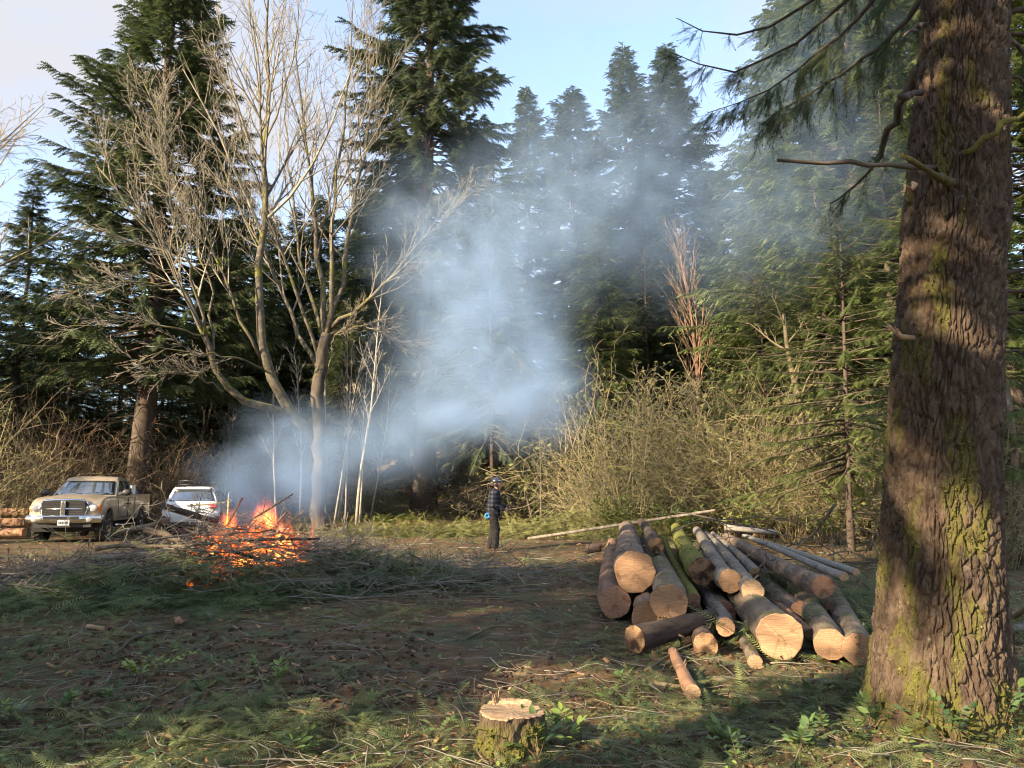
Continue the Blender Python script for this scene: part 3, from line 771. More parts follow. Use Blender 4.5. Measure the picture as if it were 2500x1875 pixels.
# ---------------------------------------------------------------- the big bark trunk on the right
M['bark_near'] = noise_mat('bark_near', [(.046, .031, .021), (.084, .058, .040), (.140, .104, .075)], 16, stretch=(1, 1, .35), rough=.93, bump=1.0, bscale=85, bdist=.02,
                           patch=((.20, .20, .165), 14, .62, .74), tint=(.105, .10, .022))
M['needle'] = noise_mat('needle', [(.030, .052, .026), (.058, .088, .038)], 2.0, tint=(.11, .14, .05), rough=.6, transl=.2)
def build_near_fir():
    g = np.random.RandomState(41)
    b0 = P(2292, 1735, 5.4)
    root = empty('fir_tree', (b0[0], 5.4, 0), 0, 'huge rough barked fir trunk with mossy foot in the right foreground', 'tree')
    ox = np.array(root.location)
    nz, na = 480, 260
    H = 12.0
    z = np.concatenate([np.linspace(-.25, 5.7, 440), np.linspace(5.8, H, 40)])
    w_ = np.linspace(0, 2 * math.pi, na, endpoint=False)
    th = w_ + .62 * np.sin(w_)          # more rings of vertices on the side that faces the clearing
    th = th + math.radians(60)
    zz, tt = np.meshgrid(z, th, indexing='ij')
    top = P(2346, 0, 5.4)
    cx = (top[0] - ox[0]) * np.clip(zz, 0, None) / top[2]
    cx = cx - .03 * np.sin(np.clip(zz, 0, 6) * .9)
    rad = .405 - .019 * zz
    flare = np.exp(-np.clip(zz, -.3, None) / .33)
    lobes = .5 + .5 * np.cos(5 * tt + 1.2) * .7 + .35 * np.cos(3 * tt + .4)
    rad = rad + .19 * flare * (0.45 + .55 * lobes) + .02 * np.exp(-((zz - 3.55) / .35) ** 2)
    c3 = np.stack([np.cos(tt), np.sin(tt)], -1)
    wob = .5 * noise3(np.stack([c3[..., 0] * 2, c3[..., 1] * 2, zz * 2.0], -1))
    def plates(su, sz, seed, jit=.9):
        # cells of a stretched cell pattern: returns distance to the crack and a height for each plate
        U = (tt - .9) * .40 / su + .9 * noise3(np.stack([c3[..., 0] * 3, c3[..., 1] * 3, zz * 2.6 + seed], -1)); W_ = zz / sz + .35 * noise3(np.stack([c3[..., 0] * 4, c3[..., 1] * 4, zz * 4 + seed + 9], -1))
        W_ = W_ + .5 * (np.floor(U).astype(int) % 2)
        iu, iw = np.floor(U).astype(int), np.floor(W_).astype(int)
        f1 = np.full(U.shape, 9.0); f2 = np.full(U.shape, 9.0); hh = np.zeros(U.shape)
        for du in (-1, 0, 1):
            for dw in (-1, 0, 1):
                cu, cw = iu + du, iw + dw
                h1 = _prm[(_prm[cu & 255] + cw + seed) & 255] / 255.0; h2 = _prm[(_prm[(cu + 57) & 255] + cw * 3 + seed) & 255] / 255.0
                d_ = np.hypot(U - cu - .5 - jit * (h1 - .5), (W_ - cw - .5 - jit * (h2 - .5)))
                near = d_ < f1
                f2 = np.where(near, f1, np.minimum(f2, d_)); hh = np.where(near, h1 * .6 + h2 * .4, hh); f1 = np.where(near, d_, f1)
        return f2 - f1, hh
    e1, h1_ = plates(.050, .17, 3); e2, h2_ = plates(.021, .055, 11)
    fur = (1 - sstep(.0, .30, e1)) * .030 - .016 * (h1_ - .5)
    cross = (1 - sstep(.0, .30, e2)) * .009 - .008 * (h2_ - .5)
    rad = rad - fur - cross + .012 * fbm(np.stack([c3[..., 0] * 6, c3[..., 1] * 6, zz * 5], -1), 3) + .02 * noise3(np.stack([c3[..., 0] * 1.2, c3[..., 1] * 1.2, zz * .8 + 3], -1))
    V = np.stack([cx + rad * c3[..., 0], rad * c3[..., 1], zz], -1)
    # moss grows at the foot and round the old branch stubs, mostly on the side away from the sun's path and at the left edge
    mn = fbm(np.stack([c3[..., 0] * 2.4, c3[..., 1] * 2.4, zz * 2.2 + 11], -1), 4)
    mo = sstep(.05, .55, mn - .35 * np.clip(c3[..., 0] * .7 - c3[..., 1] * .5, 0, 1) + 1.1 * np.exp(-np.clip(zz, 0, None) / .38) - .12
               + .55 * np.exp(-((zz - 1.15) / .45) ** 2) * np.clip(-c3[..., 0] * .6 - c3[..., 1] * .5, -.4, 1)
               + .5 * np.exp(-((zz - 2.2) / .3) ** 2) * np.clip(-c3[..., 0] * .9, 0, 1)
               + .55 * np.exp(-((zz - 3.75) / .28) ** 2) * np.clip(-c3[..., 1], 0, 1))
    i, j = np.meshgrid(np.arange(nz - 1), np.arange(na), indexing='ij')
    k0 = i * na + j; k1 = i * na + (j + 1) % na
    quad = np.stack([k0, k1, k1 + na, k0 + na], -1).reshape(-1, 4)
    mb = MB().add(V.reshape(-1, 3), None, quad, mo.ravel() * (.35 + .6 * np.clip(.5 + fbm(np.stack([c3[..., 0] * 14, c3[..., 1] * 14, zz * 12], -1), 2), 0, 1)).ravel(), ng=[list(range((nz - 1) * na, nz * na))])
    mb.build('trunk', M['bark_near'], root)
    # moss tufts standing off the bark
    sel = np.where((mo.ravel() > .75) & (g.rand(mo.size) < .16) & (zz.ravel() < 4.4))[0]
    pos = V.reshape(-1, 3)[sel]
    out = np.stack([np.cos(tt).ravel()[sel], np.sin(tt).ravel()[sel], np.zeros(len(sel))], -1)
    tv = np.array([[0, -.35, 0], [0, .35, 0], [.55, .2, -.35], [.7, -.15, -.5], [.5, -.3, -.2]]); tf = np.array([[0, 1, 2], [0, 2, 3], [0, 3, 4]])
    ms = MB(); stamp(ms, tv, tf, pos, out + g.normal(size=out.shape) * .5, out * 0 + np.array([0, 0, 1.]) + g.normal(size=out.shape) * .4, g.uniform(.010, .022, len(sel)), g.rand(len(sel)))
    tag(ms.build('moss', M['moss_leaf'], root, smooth=False), kind='stuff')
    # stubs and dead limbs, each its own part
    def limb(path, r0, r1, mat, n=9, k=7, moss=0.0, jit=.012):
        pts, L = px_line(path, n)
        pts[1:] += g.normal(size=(n - 1, 3)) * jit
        m = MB(); tubes(m, [(pts - ox, np.linspace(r0, r1, n) * (1 + .15 * g.normal(size=n)))], k=k, a=moss)
        m.build('limb', mat, root)
        return pts
    limb([(2290, 412, 5.25), (2210, 412, 5.05), (2100, 402, 4.95), (2000, 392, 4.9), (1905, 387, 4.85)], .022, .012, M['twig_dark'])
    limb([(2325, 445, 5.05), (2280, 425, 4.85), (2240, 400, 4.75), (2203, 378, 4.7)], .03, .016, M['bark_near'], moss=.6)
    limb([(2250, 230, 5.3), (2215, 232, 5.0), (2196, 238, 4.9)], .028, .02, M['bark_dark'])
    limb([(2260, 60, 5.3), (2225, 70, 5.1), (2206, 88, 5.0)], .018, .008, M['bark_dark'])
    limb([(2230, 455, 5.2), (2205, 452, 5.0), (2200, 470, 5.0)], .016, .006, M['chip'])
    limb([(2350, 375, 5.05), (2400, 335, 4.95), (2450, 305, 4.95), (2530, 255, 5.0)], .024, .016, M['bark_near'], moss=.9)
    for y, dy, r in [(35, -25, .028), (85, -10, .02), (185, 28, .02), (372, -18, .022), (405, -8, .018), (425, 20, .012), (665, -6, .02), (708, 0, .016), (755, 22, .016), (862, 4, .012)]:
        limb([(2400, y + 6, 5.5), (2455, y, 5.45), (2500, y + dy * .6, 5.4), (2560, y + dy, 5.3)], r, r * .6, M['bark_dark'])
    # low splintered stub at the left edge
    sp_ = MB(); c = P(2185, 808, 5.15)
    for k in range(9):
        d = norm(np.array([-1.0, -.2, .35]) + g.normal(size=3) * .35)
        tubes(sp_, [(np.array([c + g.normal(size=3) * .012, c + d * .04, c + d * g.uniform(.06, .11)]) - ox, np.array([.009, .006, .002]))], k=4)
    tubes(sp_, [(np.array([P(2230, 826, 5.25), P(2200, 822, 5.2), P(2185, 806, 5.15)]) - ox, np.array([.022, .02, .016]))], k=6)
    sp_.build('stub', M['chip'], root)
    # long hanging boughs above
    def bough(path, r0, fol, n=12, tips=1.0, spread=.5):
        pts, L = px_line(path, n)
        pts[1:] += g.normal(size=(n - 1, 3)) * .02
        w = MB(); lines = [(pts - ox, np.linspace(r0, .005, n))]
        s = np.linspace(0, 1, n)
        pos, X, Z, sc, at = [], [], [], [], []
        for k in range(fol):
            q = .18 + .82 * g.rand() ** .75
            p = np.array([np.interp(q, s, pts[:, c]) for c in range(3)])
            t = norm(pts[min(n - 1, int(q * (n - 1)) + 1)] - pts[int(q * (n - 2))])
            side = norm(np.cross(t, [0, 0, 1])) * (1 if k % 2 else -1)
            d = norm(t * g.uniform(.2, 1) + side * g.uniform(.1, .8) * spread + np.array([0, 0, -g.uniform(.05, .75)]))
            l = g.uniform(.12, .42) * tips
            m = 5; ss = np.linspace(0, 1, m)
            tw = p + d * l * ss[:, None] + np.array([0, 0, -.35 * l]) * (ss ** 2)[:, None] + g.normal(size=(m, 3)) * .01
            lines.append((tw - ox, np.linspace(.005, .0022, m)))
            for c in range(1, m):
                for e in range(3):
                    pos.append(tw[c] - ox); dd = norm(d + g.normal(size=3) * .55 + np.array([0, 0, -.25])); X.append(dd)
                    Z.append(g.normal(size=3) * .5 + np.array([0, 0, 1])); sc.append(g.uniform(.12, .26) * tips ** .5); at.append(np.clip(g.uniform(-.3, .6), 0, 1))
        tubes(w, lines, k=4)
        o = w.build('bough', M['twig_dark'], root)
        f = MB(); stamp(f, T_NEAR[0], T_NEAR[1], np.array(pos), np.array(X), np.array(Z), np.array(sc), np.array(at))
        f.build('needles', M['needle'], o, smooth=False)
    bough([(2300, -500, 5.6), (2150, -120, 7.5), (2000, -10, 8.6), (1900, 65, 9), (1760, 105, 9.3), (1690, 95, 9.4), (1648, 45, 9.4)], .06, 16, tips=.55)
    bough([(2280, -300, 5.6), (2120, -60, 7.5), (1990, 80, 8.6), (1880, 165, 9), (1750, 190, 9.3), (1680, 165, 9.4), (1640, 130, 9.5)], .05, 34, tips=.75)
    bough([(2300, -200, 5.6), (2150, 0, 7.2), (2010, 120, 8.4), (1900, 210, 9), (1800, 260, 9.3), (1730, 275, 9.4)], .045, 60, tips=.8)
    bough([(2300, -60, 5.5), (2180, 90, 7), (2050, 190, 8.2), (1930, 260, 9), (1850, 300, 9.4)], .04, 55, tips=.85)
    bough([(2240, 170, 5.5), (2190, 280, 6.2), (2145, 390, 6.8), (2095, 455, 7.0), (2020, 505, 7.4)], .055, 9, tips=.5)
    bough([(2420, 60, 5.8), (2520, 140, 6.5), (2600, 250, 7.5)], .03, 30, tips=.9)
build_near_fir()

# snag pole on the far right
pl = MB(); a, b = G(2482, 1375), None
a = base_at(2484, 15.5); tubes(pl, [(np.array([[0, 0, -.2], [-.02, 0, 1.2], [.0, 0, 2.6], [-.03, 0, 3.75]]), np.array([.085, .075, .065, .05]))], k=8)
tag(pl.build('snag', M['bark_fir'], None, loc=a), 'thin broken brown pole standing at the right edge', 'snag')

# ---------------------------------------------------------------- logs
def wood_mat(name, c1, c2, ring=52.0, dark=(.12, .066, .036), dlo=.57, dhi=.80):
    m, N, L, B = _new(name)
    tc = N.new('ShaderNodeTexCoord'); sx = N.new('ShaderNodeSeparateXYZ'); L.new(tc.outputs['Object'], sx.inputs['Vector'])
    cb = N.new('ShaderNodeCombineXYZ'); L.new(sx.outputs['X'], cb.inputs['X']); L.new(sx.outputs['Y'], cb.inputs['Y'])
    n0 = N.new('ShaderNodeTexNoise'); n0.inputs['Scale'].default_value = 6; L.new(cb.outputs['Vector'], n0.inputs['Vector'])
    ln = N.new('ShaderNodeVectorMath'); ln.operation = 'LENGTH'; L.new(cb.outputs['Vector'], ln.inputs[0])
    ad = N.new('ShaderNodeMath'); ad.operation = 'MULTIPLY_ADD'; ad.inputs[1].default_value = .03; L.new(n0.outputs['Fac'], ad.inputs[0]); L.new(ln.outputs['Value'], ad.inputs[2])
    mu = N.new('ShaderNodeMath'); mu.operation = 'MULTIPLY'; mu.inputs[1].default_value = ring * 6.28; L.new(ad.outputs[0], mu.inputs[0])
    sn = N.new('ShaderNodeMath'); sn.operation = 'SINE'; L.new(mu.outputs[0], sn.inputs[0])
    mr = N.new('ShaderNodeMapRange'); mr.inputs['From Min'].default_value = -1; L.new(sn.outputs[0], mr.inputs['Value'])
    mx = N.new('ShaderNodeMixRGB'); mx.inputs['Color1'].default_value = (*c1, 1); mx.inputs['Color2'].default_value = (*c2, 1); L.new(mr.outputs['Result'], mx.inputs['Fac'])
    n1 = N.new('ShaderNodeTexNoise'); n1.inputs['Scale'].default_value = 7; n1.inputs['Detail'].default_value = 6; L.new(tc.outputs['Object'], n1.inputs['Vector'])
    m2 = N.new('ShaderNodeMapRange'); m2.inputs['From Min'].default_value = dlo; m2.inputs['From Max'].default_value = dhi; L.new(n1.outputs['Fac'], m2.inputs['Value'])
    mx2 = N.new('ShaderNodeMixRGB'); mx2.inputs['Color2'].default_value = (*dark, 1); L.new(m2.outputs['Result'], mx2.inputs['Fac']); L.new(mx.outputs['Color'], mx2.inputs['Color1'])
    mp = N.new('ShaderNodeMapping'); mp.inputs['Scale'].default_value = (9, 140, 1); mp.inputs['Rotation'].default_value = (0, 0, .5); L.new(tc.outputs['Object'], mp.inputs['Vector'])
    n6 = N.new('ShaderNodeTexNoise'); n6.inputs['Scale'].default_value = 1.0; n6.inputs['Detail'].default_value = 3; L.new(mp.outputs['Vector'], n6.inputs['Vector'])
    m6 = N.new('ShaderNodeMapRange'); m6.inputs['From Min'].default_value = .35; m6.inputs['From Max'].default_value = .65; m6.inputs['To Min'].default_value = .72; m6.inputs['To Max'].default_value = 1.08; L.new(n6.outputs['Fac'], m6.inputs['Value'])
    at2 = N.new('ShaderNodeMath'); at2.operation = 'ARCTAN2'; L.new(sx.outputs['Y'], at2.inputs[0]); L.new(sx.outputs['X'], at2.inputs[1])
    cb2 = N.new('ShaderNodeCombineXYZ'); L.new(at2.outputs[0], cb2.inputs['X']); oi0 = N.new('ShaderNodeObjectInfo'); L.new(oi0.outputs['Random'], cb2.inputs['Z']); sc2 = N.new('ShaderNodeVectorMath'); sc2.operation = 'MULTIPLY'; sc2.inputs[1].default_value = (2.3, 1, 40); L.new(cb2.outputs[0], sc2.inputs[0])
    n7 = N.new('ShaderNodeTexNoise'); n7.inputs['Scale'].default_value = 1.0; n7.inputs['Detail'].default_value = 2; L.new(sc2.outputs[0], n7.inputs['Vector'])
    ab = N.new('ShaderNodeMath'); ab.operation = 'SUBTRACT'; ab.inputs[1].default_value = .5; L.new(n7.outputs['Fac'], ab.inputs[0]); ab2 = N.new('ShaderNodeMath'); ab2.operation = 'ABSOLUTE'; L.new(ab.outputs[0], ab2.inputs[0])
    m7 = N.new('ShaderNodeMapRange'); m7.inputs['From Min'].default_value = .004; m7.inputs['From Max'].default_value = .018; m7.inputs['To Min'].default_value = .72; L.new(ab2.outputs[0], m7.inputs['Value'])
    mm = N.new('ShaderNodeMath'); mm.operation = 'MULTIPLY'; L.new(m6.outputs['Result'], mm.inputs[0]); L.new(m7.outputs['Result'], mm.inputs[1])
    mx3 = N.new('ShaderNodeMixRGB'); mx3.blend_type = 'MULTIPLY'; mx3.inputs['Fac'].default_value = 1.0; L.new(mx2.outputs['Color'], mx3.inputs['Color1']); L.new(mm.outputs[0], mx3.inputs['Color2']); mx2 = mx3
    oi = N.new('ShaderNodeObjectInfo'); hs = N.new('ShaderNodeHueSaturation'); m3 = N.new('ShaderNodeMapRange'); m3.inputs['To Min'].default_value = .82; m3.inputs['To Max'].default_value = 1.15
    L.new(oi.outputs['Random'], m3.inputs['Value']); L.new(m3.outputs['Result'], hs.inputs['Value']); L.new(mx2.outputs['Color'], hs.inputs['Color'])
    L.new(hs.outputs['Color'], B.inputs['Base Color']); B.inputs['Roughness'].default_value = .85; B.inputs['Specular IOR Level'].default_value = .15
    n5 = N.new('ShaderNodeTexNoise'); n5.inputs['Scale'].default_value = 60; L.new(tc.outputs['Object'], n5.inputs['Vector'])
    bp = N.new('ShaderNodeBump'); bp.inputs['Strength'].default_value = .35; bp.inputs['Distance'].default_value = .01; L.new(n5.outputs['Fac'], bp.inputs['Height']); L.new(bp.outputs['Normal'], B.inputs['Normal'])
    return m
M['cut'] = wood_mat('cut', (.37, .225, .132), (.42, .262, .158))
M['cut_red'] = wood_mat('cut_red', (.30, .17, .11), (.34, .20, .13), dark=(.12, .05, .03), dlo=.55, dhi=.72)
M['cut_dark'] = wood_mat('cut_dark', (.27, .165, .095), (.31, .195, .11), dark=(.05, .03, .02), dlo=.45, dhi=.6)
M['cut_pale'] = wood_mat('cut_pale', (.41, .275, .165), (.46, .32, .195))
M['log_brown'] = noise_mat('log_brown', [(.085, .055, .040), (.16, .115, .085), (.23, .18, .14)], 9, stretch=(1, 1, .3), rough=.9, bump=.9, bscale=34, bdist=.03, patch=((.26, .23, .19), 9, .58, .68))
M['log_red'] = noise_mat('log_red', [(.11, .06, .04), (.20, .12, .08), (.25, .17, .12)], 8, stretch=(1, 1, .3), rough=.9, bump=.6, bscale=28, moss=((.10, .11, .03), .80, .2))
M['log_grey'] = noise_mat('log_grey', [(.10, .082, .066), (.19, .165, .135), (.30, .27, .23)], 8, stretch=(1, 1, 1.8), rough=.9, bump=.8, bscale=30, bdist=.03, patch=((.13, .10, .07), 4, .52, .62))
M['log_moss'] = noise_mat('log_moss', [(.085, .095, .02), (.15, .15, .03), (.20, .185, .055)], 6, rough=.95, bump=.7, bscale=60, patch=((.12, .085, .055), 5, .60, .68))
M['log_mossy'] = noise_mat('log_mossy', [(.095, .07, .05), (.17, .13, .095), (.23, .19, .14)], 8, stretch=(1, 1, .4), rough=.92, bump=.9, bscale=34, bdist=.03, moss=((.105, .115, .03), .68, .22))
M['log_dark'] = noise_mat('log_dark', [(.028, .021, .017), (.06, .045, .036), (.10, .07, .05)], 8, stretch=(1, 1, .3), rough=.92, bump=.7, bscale=26)
M['log_white'] = noise_mat('log_white', [(.17, .155, .13), (.32, .295, .255)], 6, stretch=(1, 1, 2), rough=.85, patch=((.12, .10, .08), 8, .60, .66), bump=.3)
M['log_orange'] = noise_mat('log_orange', [(.22, .12, .07), (.34, .20, .12)], 6, stretch=(1, 1, .4), rough=.85, patch=((.44, .28, .17), 5, .56, .6), bump=.3)

def log(px, py, d, r, L, slope, mat, cut, label, z=None, dz=0.0, seed=0, knots=10, taper=.82, end=None, name='log', group='logs in the pile', k=26):
    g = np.random.RandomState(seed + 900)
    a = P(px, py, d)
    if z is not None: a[2] = z
    gz = float(ground_z(a[0], a[1], False))
    if end is None:
        dr = norm(np.array([slope, 1, dz])); 
    else:
        dr = norm(end - a); L = float(np.linalg.norm(end - a))
    o = empty(name, a, 0, label, 'log', group)
    q = Vector(dr).to_track_quat('Z', 'Y')
    o.rotation_mode = 'QUATERNION'; o.rotation_quaternion = q
    n = max(8, int(L * 8))
    zz = np.linspace(0, L, n); th = np.arange(k) * 2 * math.pi / k
    Z, T = np.meshgrid(zz, th, indexing='ij')
    rr = r * (1 - (1 - taper) * Z / L) * (1 + .10 * np.exp(-Z / .25))
    c = np.stack([np.cos(T) * 1.3, np.sin(T) * 1.3, Z * .9 + seed * 5.1], -1)
    prof = 1 + .07 * noise3(np.stack([np.cos(T) * 1.1, np.sin(T) * 1.1, Z * .12 + seed * 3.3], -1)) + .085 * fbm(c * np.array([3.2, 3.2, 2.2]), 4)
    rr = rr * prof
    bx = .015 * L * .3 * np.sin(Z / L * 3.1 + seed) * sstep(0, .5, Z)
    V = np.stack([rr * np.cos(T) + bx, rr * np.sin(T), Z], -1)
    i, j = np.meshgrid(np.arange(n - 1), np.arange(k), indexing='ij')
    k0 = i * k + j; k1 = i * k + (j + 1) % k
    quad = np.stack([k0, k1, k1 + k, k0 + k], -1).reshape(-1, 4)
    mb = MB().add(V.reshape(-1, 3), None, quad)
    for t in range(knots):
        zk, tk = g.uniform(.3, max(.5, L * .9)), g.uniform(0, 6.28)
        rk = r * (1 - (1 - taper) * zk / L)
        dd = np.array([math.cos(tk), math.sin(tk), .5]); p = np.array([rk * .9 * math.cos(tk), rk * .9 * math.sin(tk), zk])
        l = g.uniform(.02, .07)
        tubes(mb, [(np.array([p, p + dd * l * .6, p + dd * l]), np.array([.014, .011, .009]) * min(1.5, r / .1))], k=5)
    mb.build('bark', mat, o)
    for e, zc, sgn in (('cut_face', -.004, -1), ('cut_face', L + .004, 1)):
        row = 0 if sgn < 0 else n - 1
        ring = V[row].copy(); ring[:, 2] = zc
        f = MB(); inner = ring * .955; inner[:, 2] = zc
        tilt = g.uniform(-.06, .06)
        rings = []
        for q_ in (.99, .955, .8, .55, .3, .1):
            w = V[row] * q_; w[:, 2] = zc + sgn * (.006 if q_ < .97 else 0) + (0 if q_ > .97 else 1) * (tilt * w[:, 0] * .25 + .004 * noise3(np.stack([w[:, 0] * 14, w[:, 1] * 3, w[:, 0] * 0 + seed], -1)))
            rings.append(w)
        W = np.concatenate(rings); m = len(rings)
        qd = []
        for a_ in range(m - 1):
            for b_ in range(k):
                x0, x1 = a_ * k + b_, a_ * k + (b_ + 1) % k
                qd.append((x0, x1, x1 + k, x0 + k) if sgn > 0 else (x1, x0, x0 + k, x1 + k))
        f.add(W, None, qd, ng=[[(m - 1) * k + b_ for b_ in (range(k) if sgn > 0 else reversed(range(k)))]])
        f.build(e, cut, o, smooth=False)
    return o
def splinters(o, c, n, L, spread, seed, up=False):
    """torn fibres left by the felling hinge, in the log's own frame (front face at z = 0 looking to -z)"""
    g = np.random.RandomState(seed); mb = MB()
    for i in range(n):
        t = g.uniform(-1, 1)
        p = np.array([c[0] + spread[0] * t, c[1] + spread[1] * t + g.uniform(-.012, .012), .02])
        l = L * g.uniform(.4, 1.1)
        q = p + np.array([g.uniform(-.25, .25) * l, g.uniform(-.25, .25) * l, -l])
        tubes(mb, [(np.array([p, (p + q) / 2, q]), np.array([.012, .009, .002]))], k=4)
    mb.build('torn_fibres', M['chip'], o, smooth=False)

log(1501, 1471, 9.4, .172, 9.7, .125, M['log_red'], M['cut_red'], 'reddish barked log lying lowest at the left edge of the pile', seed=1)
log(1550, 1396, 9.35, .228, 9.9, .135, M['log_brown'], M['cut'], 'thickest clean cut log on top at the left of the pile', seed=2)
log(1601, 1332, 11.5, .11, 8.0, .14, M['log_dark'], M['cut_dark'], 'small dark ended log on top just right of the thickest log', seed=3)
l4 = log(1633, 1472, 7.9, .172, 9.5, .155, M['log_mossy'], M['cut'], 'log with a torn splintered lower edge above the crosswise dark log', seed=4)
splinters(l4, (0.0, -.14), 26, .10, (.10, .0), 4)
sl = MB(); g4 = np.random.RandomState(61)
for t in range(8):
    box(sl, (.005 + .022 * t - .08 + (.03 if t > 3 else 0), -.205 - g4.uniform(0, .02), .02), (.019, .13 + g4.uniform(-.02, .03), .05), rotz(g4.uniform(-.06, .06)))
sl.build('hinge_slab', M['cut_pale'], l4, smooth=False)
log(1584, 1498, 8.6, .175, 8.5, .12, M['log_brown'], M['cut'], 'big log half hidden behind the splintered one, lower left', seed=5, z=.175)
log(1693, 1464, 8.6, .07, 10.5, .17, M['log_moss'], M['cut_red'], 'thin bright green mossy log with a small cut end', seed=6)
log(1715, 1395, 9.6, .156, 10.5, .18, M['log_moss'], M['cut_dark'], 'thick bright green mossy log with a dark stained end', seed=7)
log(1783, 1419, 9.0, .122, 10.8, .2, M['log_grey'], M['cut'], 'grey barked log right of the thick mossy log', seed=8)
l9 = log(1838, 1442, 8.6, .112, 10.0, .2, M['log_grey'], M['cut_pale'], 'pale ended grey log with a small split in its heart', seed=9)
splinters(l9, (0, 0), 6, .03, (.01, .03), 9)
log(1845, 1401, 10.4, .075, 9, .2, M['log_grey'], M['cut_dark'], 'thin grey log tucked behind the pale ended one', seed=10)
log(1772, 1531, 7.8, .084, 7, .17, M['log_grey'], M['cut'], 'slim log low in the gap below the grey logs', seed=11)
log(1843, 1594, 7.0, .06, 8.5, .19, M['log_mossy'], M['cut_pale'], 'slender pole with knots reaching farthest to the front', seed=12, z=.065)
l13 = log(1903, 1553, 7.15, .19, 6.5, .18, M['log_mossy'], M['cut'], 'thick mossy log with a torn diagonal ridge across its cut end', seed=13)
rg = MB(); g13 = np.random.RandomState(13)
for t in np.linspace(-1, 1, 17):
    box(rg, (.12 * t, .11 * t - .01 + g13.uniform(-.006, .006), .0), (.026, .018 + .014 * g13.rand(), .02 + .05 * g13.rand() * (1 - t * t)), rotz(.75 + g13.uniform(-.3, .3)))
rg.build('torn_ridge', M['cut_pale'], l13, smooth=False)
log(2009, 1433, 8.6, .116, 8.6, .15, M['log_brown'], M['cut_red'], 'brown log with round red-brown end, upper right of the pile', seed=14)
log(2060, 1408, 9.0, .05, 7.5, .15, M['log_white'], M['cut_pale'], 'thin pale log on the upper right of the pile', seed=15)
log(2090, 1397, 9.3, .042, 7.0, .11, M['log_white'], M['cut_pale'], 'thin white birch pole, rightmost on top of the pile', seed=16)
log(2027, 1573, 7.0, .128, 4.5, .30, M['log_mossy'], M['cut'], 'mossy log low on the right, second from the bark trunk', seed=17)
l18 = log(2096, 1585, 6.9, .128, 5.5, .36, M['log_mossy'], M['cut'], 'log half hidden behind the big bark trunk, with splintered end', seed=18)
splinters(l18, (0, .02), 24, .06, (.03, .09), 18)
log(1979, 1540, 7.6, .05, 5, .2, M['log_orange'], M['cut_red'], 'thin reddish pole between the torn log and the low mossy log', seed=19, z=.19)
log(1550, 1560, 7.35, .115, 2, 0, M['log_dark'], M['cut_dark'], 'short charred dark log lying crosswise under the pile front', seed=20, end=P(1738, 1508, 8.15))
log(1690, 1668, 5.95, .058, 1.4, .1, M['log_orange'], M['cut_pale'], 'short orange log with peeled patch pointing at the stump', seed=21, z=.075)
log(1722, 1562, 7.45, .108, 6, .15, M['log_dark'], M['cut_dark'], 'dark log end in the shadow right of the crosswise log', seed=22, z=.115)
for i, (px, d, r, lab) in enumerate([(1680, 9.2, .14, 'buried log under the thin mossy log'), (1760, 9.0, .15, 'buried log under the grey logs'), (1890, 8.6, .14, 'buried log behind the torn end log'), (1955, 8.9, .15, 'buried log below the brown round ended log'), (2040, 9.2, .14, 'buried log below the thin pale logs')]):
    log(px, 1450, d, r, 8.5, .17, [M['log_brown'], M['log_mossy'], M['log_grey']][i % 3], M['cut_red'], lab, seed=30 + i, z=r)
log(1290, 1315, 24, .045, 9, 0, M['log_grey'], M['cut_pale'], 'long thin peeled pole lying from the person towards the pile', seed=40, end=P(1745, 1246, 21.0), z=None, name='pole', group=None)
log(1434, 1340, 17.0, .10, .45, 0, M['log_dark'], M['cut_dark'], 'short dark block lying left of the log pile', seed=41, end=P(1466, 1337, 16.9), name='log', group=None)
log(1770, 1288, 15.5, .06, 3, 0, M['log_white'], M['cut_pale'], 'pale log across the back of the pile', seed=42, end=P(1895, 1300, 15.2), group='logs in the pile')
# stacked logs left of the pickup
for i, (ya, yb, Y, r, lab) in enumerate([(1252, 1250, 26.5, .16, 'upper log of the stack left of the pickup'), (1278, 1276, 26.0, .18, 'middle log of the stack left of the pickup'), (1302, 1300, 25.2, .17, 'bottom log of the stack left of the pickup')]):
    log(-120, ya, Y, r, 3, 0, M['log_orange'], M['cut'], lab, seed=50 + i, end=P(72 - 6 * i, yb, Y), group='logs stacked left of the pickup')

